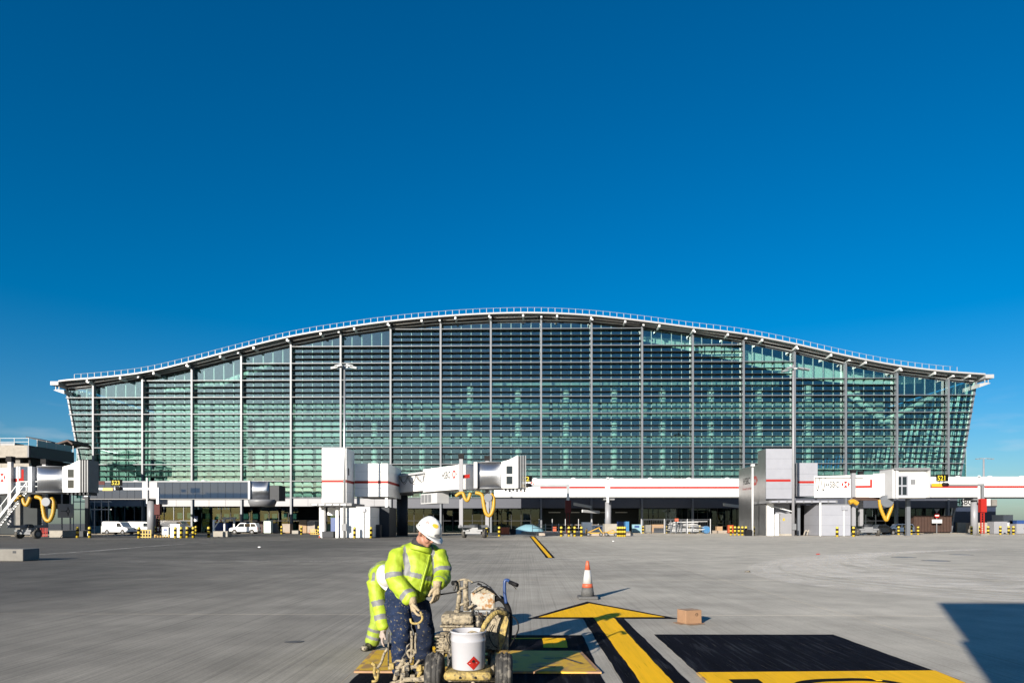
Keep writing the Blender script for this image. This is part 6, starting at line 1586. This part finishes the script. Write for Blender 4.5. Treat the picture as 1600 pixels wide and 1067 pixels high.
# wheels
for s, x_ in ((-1, -.335), (1, .315)):
    wh = thing_part('wheel', mc)
    tm = MB(); nn = 48; pr = [(.118, -.07), (.165, -.078), (.186, -.062), (.195, -.045), (.188, -.04), (.195, -.034), (.197, -.012), (.189, -.006), (.189, .006), (.197, .012), (.195, .034), (.188, .04), (.195, .045), (.186, .062), (.165, .078), (.118, .07)]
    tm.lathe(pr, L3(x_, 0, .197), axis='x', n=nn); tm.build('tyre', 'rubber', wh)
    MB().lathe([(.02, -.062), (.11, -.055), (.12, -.066), (.12, .066), (.11, .055), (.02, .062)], L3(x_, 0, .197), axis='x', n=28).build('rim', 'crust_yellow', wh)
    lug = MB()
    for q in range(44):
        t = 2 * math.pi * q / 44
        for sx in (-.024, .024):
            c = L3(x_ + sx, 0, .197) + Vector((0, math.cos(t) * .197, math.sin(t) * .197)); tg_ = Vector((.35 if (q % 2) else -.35, -math.sin(t), math.cos(t))).normalized(); nr = Vector((0, math.cos(t), math.sin(t)))
            lug.obox(c, tg_, nr, tg_.cross(nr), .010, .003, .008)
    tag(lug.build('tread_blocks', 'rubber', wh), None, None, kind='stuff')
MB().tube([L3(-.62, -.04, .15), L3(.26, -.04, .15)], .022, 10).build('front_axle', 'crust', mc)
for x_ in (-.34, .03, .27): MB().tube([L3(x_, -.04, .05), L3(x_, -.04, .17)], .02, 8).build('axle_bracket', 'crust', mc)
bevel(MB().box(mx_ - .235, mx_ + .205, my_ - .17, my_ + .22, .165, .245).build('front_tray', 'crust_yellow', mc), .035, 3)
for x_ in (-.08, .06): MB().lathe([(.012, 0), (.012, .006)], L3(x_, -.172, .2), axis='y', n=10).build('bolt', 'black', mc)
# paint pail
bk = thing('paint_pail', L3(-.02, .02, .247), 'white metal paint pail with red flame diamond riding on the machine', 'pail')
bc = L3(-.02, .02, .247)
MB().lathe([(.0, .004), (.150, .004), (.153, .012), (.163, .26), (.168, .268), (.163, .276), (.165, .335), (.172, .342), (.172, .354), (.163, .356), (.160, .34), (.150, .2), (.148, .02), (0, .018)], bc, n=44).build('pail_body', 'bucket_white', bk)
MB().lathe([(.0, .29), (.157, .29)], bc, n=36).build('paint_surface', 'crust_panel', bk)
dm = MB(); a0 = R(-68); 
def onp(u, v): t = a0 + u / .166; r_ = .1535 + .01 * ((v - .012) / .248) + .0022; return bc + Vector((r_ * math.cos(t), r_ * math.sin(t), v))
def decal(name, mt, pts, ext=0.0):
    m = MB(); cu, cv = sum(p[0] for p in pts) / len(pts), sum(p[1] for p in pts) / len(pts); ring_ = []
    for i in range(len(pts)):
        a, b = pts[i], pts[(i + 1) % len(pts)]
        for q in range(5): t = q / 5; ring_.append((a[0] + (b[0] - a[0]) * t, a[1] + (b[1] - a[1]) * t))
    def e(u, v): p = onp(u, v); n_ = (p - bc); n_.z = 0; return p + n_.normalized() * ext
    m.add([e(cu, cv)] + [e(*r) for r in ring_], [(0, 1 + q, 1 + (q + 1) % len(ring_)) for q in range(len(ring_))])
    return m.build(name, mt, bk)
decal('hazard_diamond', 'red', [(0, .012), (.068, .075), (0, .14), (-.068, .075)])
decal('flame', 'black', [(-.012, .082), (-.017, .092), (-.012, .102), (-.009, .097), (-.003, .112), (.003, .1), (.006, .106), (.014, .094), (.011, .082)], .001)
decal('hazard_line', 'black', [(-.014, .076), (.012, .076), (.012, .079), (-.014, .079)], .001)
MB().tube(smooth_path([K(730, 990, 6.4), K(738, 986, 6.38), K(748, 989, 6.38), K(752, 986, 6.4)], 4), .011, 8).build('stir_stick', 'crust', bk)
# engine
ec = K(717, 968, 6.85)
tank = bevel(MB().box(ec.x - .165, ec.x + .15, ec.y - .13, ec.y + .16, ec.z - .035, ec.z + .075).build('fuel_tank', 'crust', mc), .035, 3)
bevel(MB().box(ec.x - .175, ec.x + .16, ec.y - .14, ec.y + .17, ec.z - .055, ec.z - .035).build('tank_flange', 'crust', tank), .008)
bevel(MB().box(ec.x - .15, ec.x + .12, ec.y - .1, ec.y + .14, ec.z - .10, ec.z - .056).build('tank_underside', 'crust', tank), .012)
MB().lathe([(.03, 0), (.03, .02), (.02, .028)], ec + Vector((-.02, 0, .075)), n=16).build('filler_cap', 'crust', tank)
eng = bevel(MB().box(ec.x - .10, ec.x + .16, ec.y - .09, ec.y + .2, .25, ec.z - .10).build('engine_block', 'engine_dark', mc), .02)
MB().lathe([(.085, -.05), (.11, -.03), (.11, .05), (.09, .07)], (ec.x - .15, ec.y, ec.z - .23), axis='x', n=24).build('recoil_starter', 'crust', eng)
for q in range(7): bx('cooling_fin', 'crust', eng, ec.x - .23 + .004, ec.x - .14, ec.y - .115, ec.y + .02, ec.z - .36 + q * .034, ec.z - .345 + q * .034)
MB().tube([(ec.x + .2, ec.y - .02, ec.z - .12), (ec.x + .2, ec.y - .02, ec.z + .05)], .045, 14).build('air_filter', 'engine_dark', eng)
MB().tube(smooth_path([(ec.x + .1, ec.y - .12, ec.z - .3), (ec.x + .02, ec.y - .18, ec.z - .26), (ec.x - .02, ec.y - .16, ec.z - .14)], 5), .018, 8).build('exhaust_pipe', 'rust', eng)
bx('rear_frame', 'crust', mc, ec.x - .2, ec.x + .4, ec.y + .05, ec.y + .12, .3, .36)
for x_ in (-.2, .2): MB().tube([L3(x_, .0, .2), L3(x_, .55, .33)], .022, 10).build('frame_rail', 'crust', mc)
MB().tube([(ec.x - .15, ec.y + .55, .16), (ec.x + .35, ec.y + .55, .16)], .02, 8).build('rear_axle', 'crust', mc)
for x_ in (-.13, .3):
    wh = thing_part('wheel', mc); MB().lathe([(.05, -.03), (.15, -.035), (.16, 0), (.15, .035), (.05, .03)], (ec.x + x_, ec.y + .55, .16), axis='x', n=26).build('tyre', 'rubber', wh)
# control box
q0_, q1_ = K(735, 952, 6.95), K(773, 926, 6.95)
cbx = bevel(MB().box(q0_.x, q1_.x, q0_.y, q0_.y + .16, q0_.z, q1_.z).build('control_box', 'crust_panel', mc), .01)
bevel(MB().box(q0_.x + .012, q1_.x - .012, q0_.y - .006, q0_.y - .001, q0_.z + .012, q1_.z - .012).build('box_face', 'crust_panel', cbx), .003)
MB().prism([(q0_.x + .01, q0_.y + .01, q1_.z + .002), (q1_.x - .02, q0_.y + .01, q1_.z + .002), (q1_.x - .05, q0_.y + .04, q1_.z + .055), (q0_.x + .05, q0_.y + .04, q1_.z + .055)], (0, .12, 0)).build('box_lid', 'crust', cbx)
bx('box_latch', 'black', cbx, q0_.x + .1, q0_.x + .16, q0_.y + .03, q0_.y + .08, q1_.z + .056, q1_.z + .075)
bx('box_shelf', 'bright_steel', mc, q0_.x - .07, q1_.x + .01, q0_.y - .03, q0_.y + .2, q0_.z - .022, q0_.z - .003)
# steering posts and bars
MB().tube([K(729, 953, 6.92), K(727.5, 930, 6.92), K(728, 906, 6.92)], [.032, .028, .026], 14).build('steering_post', 'crust', mc)
MB().tube([K(715, 955, 6.95), K(718, 930, 6.95), K(716, 908, 6.95)], [.026, .024, .02], 12).build('steering_post', 'crust', mc)
MB().tube([K(715, 956, 6.93), K(713, 980, 6.93)], .03, 10).build('post_clamp', 'crust', mc)
for (a_, b__) in (((719, 945), (733, 938)), ((718, 920), (730, 916)), ((731, 950), (741, 944))): MB().tube([K(*a_, 6.9), K(*b__, 6.9)], .013, 8).build('linkage', 'crust', mc)
MB().tube(smooth_path([K(712, 909, 6.93), K(720, 905.5, 6.93), K(729, 905, 6.92), K(739, 909.5, 6.9)], 5), .010, 8).build('handlebar', 'crust', mc)
MB().tube([K(707, 910.5, 6.9), K(713, 910, 6.93)], .024, 12).build('grip', 'black', mc)
MB().tube(smooth_path([K(712, 910, 6.9), K(711, 917, 6.88), K(709, 922, 6.88)], 4), .013, 8).build('brake_lever', 'engine_dark', mc)
MB().tube(smooth_path([K(746, 911, 6.9), K(765, 921, 6.92), K(784, 934, 7.0), K(790, 940, 7.0)], 5), .011, 8).build('throttle_cable', 'black', mc)
MB().tube(smooth_path([K(736, 925, 6.9), K(752, 914, 6.9), K(768, 919, 6.92), K(783, 934, 6.95)], 5), .006, 8).build('control_rod', 'mid_grey', mc)
MB().tube(smooth_path([K(791, 942, 7.0), K(788.5, 925, 7.0), K(789, 908, 7.0), K(793, 906, 7.0), K(797, 909, 6.97)], 5), .017, 12).build('side_handle', 'handle_blue', mc)
MB().tube([K(796.5, 909, 6.97), K(808.5, 914, 6.9)], .021, 12).build('grip', 'black', mc)
MB().tube([K(799, 912, 6.95), K(807, 920, 6.92)], .006, 6).build('brake_lever', 'engine_dark', mc)
# big dark hose arch and body shell
MB().tube(smooth_path([K(770, 937, 7.0), K(781, 934, 7.02), K(791, 944, 7.05), K(796, 960, 7.05), K(796, 985, 7.05), K(794, 1010, 7.0)], 6), .030, 12).build('suction_hose', 'black', mc)
shl = [K(756, 1015, 6.75), K(759, 985, 6.75), K(774, 960, 6.75), K(790, 957, 6.75), K(795, 968, 6.75), K(794, 1016, 6.75)]
bevel(MB().prism(shl, (0.0, .32, 0)).build('side_shell', 'crust', mc), .012)
bevel(MB().prism([K(786, 962, 6.74), K(791, 958, 6.74), K(795, 968, 6.74), K(788, 1000, 6.74), K(781, 1018, 6.74), K(779, 990, 6.74)], (0, -.03, 0)).build('shell_rib', 'crust_yellow', mc), .006)
MB().tube(smooth_path([K(753, 988, 6.45), K(758, 975, 6.5), K(768, 962, 6.55), K(778, 956, 6.62), K(790, 958, 6.7)], 6), [.024] * 25, 12).build('paint_hose', 'crust_yellow', mc)
MB().tube(smooth_path([K(768, 957, 6.6), K(778, 951, 6.65), K(788, 953, 6.7), K(794, 962, 6.75)], 5), .022, 10).build('paint_hose', 'engine_dark', mc)
MB().tube(smooth_path([K(796, 1010, 6.8), K(803, 998, 6.75), K(810, 982, 6.72), K(807, 968, 6.75), K(797, 960, 6.8)], 6), .007, 6).build('loose_cable', 'black', mc)
for q, (a_, b__) in enumerate([((744, 955), (740, 985)), ((751, 957), (754, 985)), ((760, 955), (757, 975)), ((738, 953), (730, 962)), ((748, 957), (748, 975))]):
    MB().tube(smooth_path([K(*a_, 6.9), K((a_[0] + b__[0]) / 2 + 3, (a_[1] + b__[1]) / 2, 6.86), K(*b__, 6.84)], 4), .008 + .003 * (q % 2), 7).build('small_hose', ['engine_dark', 'rust', 'crust'][q % 3], mc)
MB().tube([K(741, 962, 6.92), K(772, 962, 6.92)], .016, 8).build('cross_tube', 'crust', mc); MB().tube([K(709, 952, 6.95), K(697, 975, 6.95)], .006, 6).build('stay_wire', 'bright_steel', mc)
# rod running past the worker
MB().tube([K(640, 935.5, 7.35), K(680, 929.5, 7.05), K(722, 923, 6.93)], .008, 8).build('reach_rod', 'black', mc)
# spray gun gear on the outrigger
ZG_ = 6.45
def tb(name, mt, pts, r, Z=ZG_): return MB().tube(smooth_path([K(a, b, Z + (c[0] if c else 0)) for a, b, *c in pts], 4), r, 9).build(name, mt, mc)
tb('outrigger_bar', 'crust', [(607, 1043), (640, 1041), (668, 1043)], .017)
tb('outrigger_bar', 'crust', [(665, 1057), (640, 1061), (610, 1068)], .02)
tb('gun_post', 'engine_dark', [(607.5, 987), (607, 1010), (607, 1040)], .008)
tb('gun_post', 'crust', [(643, 985), (643.5, 1010), (642, 1035)], .014)
tb('gun_post', 'crust', [(650, 988), (649, 1005), (650, 1020)], .010)
tb('gun_clamp', 'crust', [(636, 1018), (643, 1014), (648, 1019), (641, 1027), (636, 1018)], .012)
tb('gun_arm', 'crust', [(606, 1012), (600, 1022), (596, 1034), (589, 1044)], .013)
tb('gun_foot', 'crust_yellow', [(581, 1035), (586, 1040), (585, 1050), (589, 1062)], .016)
tb('gun_foot', 'crust_yellow', [(581, 1064), (589, 1062), (592, 1045)], .013)
tb('gun_body', 'crust', [(617, 1062), (622, 1045), (628, 1036), (632, 1028)], .022)
tb('gun_body', 'crust', [(626, 1070), (630, 1050), (634, 1040), (640, 1036)], .020)
tb('gun_body', 'crust_yellow', [(650, 1070), (654, 1056), (658, 1048), (662, 1040)], .018)
tb('gun_hose', 'crust', [(612, 1040), (620, 1032), (632, 1034), (640, 1044), (648, 1040), (656, 1030)], .012)
tb('gun_hose', 'engine_dark', [(628, 1028), (634, 1020), (637, 1008), (646, 1003)], .009)
tb('grip_lever', 'crust_yellow', [(641, 966, .4), (644, 973, .38), (654, 973, .36), (660, 966, .36), (657, 955, .38)], .012)
tb('grip_lever', 'crust', [(654, 974, .36), (655, 982, .34)], .014)
for (a_, b__) in ((612, 1040), (636, 1043), (655, 1043), (630, 1055), (645, 1058), (621, 1050)):
    c = K(a_, b__, ZG_ - .02); bevel(MB().box(c.x - .024, c.x + .024, c.y - .02, c.y + .03, c.z - .03, c.z + .03).build('clamp_block', random.choice(['crust', 'crust_yellow', 'engine_dark']), mc), .008)
MB().tube([K(655, 1030, 6.55), K(660, 1068, 6.5)], [.05, .06], 12).build('hose_guard', 'engine_dark', mc)

for q, pp in enumerate([[(732, 958), (728, 966), (736, 974), (744, 968)], [(746, 952), (756, 966), (764, 958), (772, 966)], [(706, 984), (698, 992), (702, 1006), (712, 1012)], [(770, 975), (764, 990), (770, 1006), (778, 1012)], [(735, 912), (748, 908), (762, 914), (776, 928)]]):
    MB().tube(smooth_path([K(a, b, 6.72 if q else 6.8) for a, b in pp], 5), .0045, 6).build('wiring', 'black', mc)
for (a_, b__) in ((705, 966), (716, 968), (727, 966)): 
    c = K(a_, b__ + 8, 6.70); MB().lathe([(.008, 0), (.008, .008)], c, axis='y', n=8).build('bolt', 'engine_dark', mc)
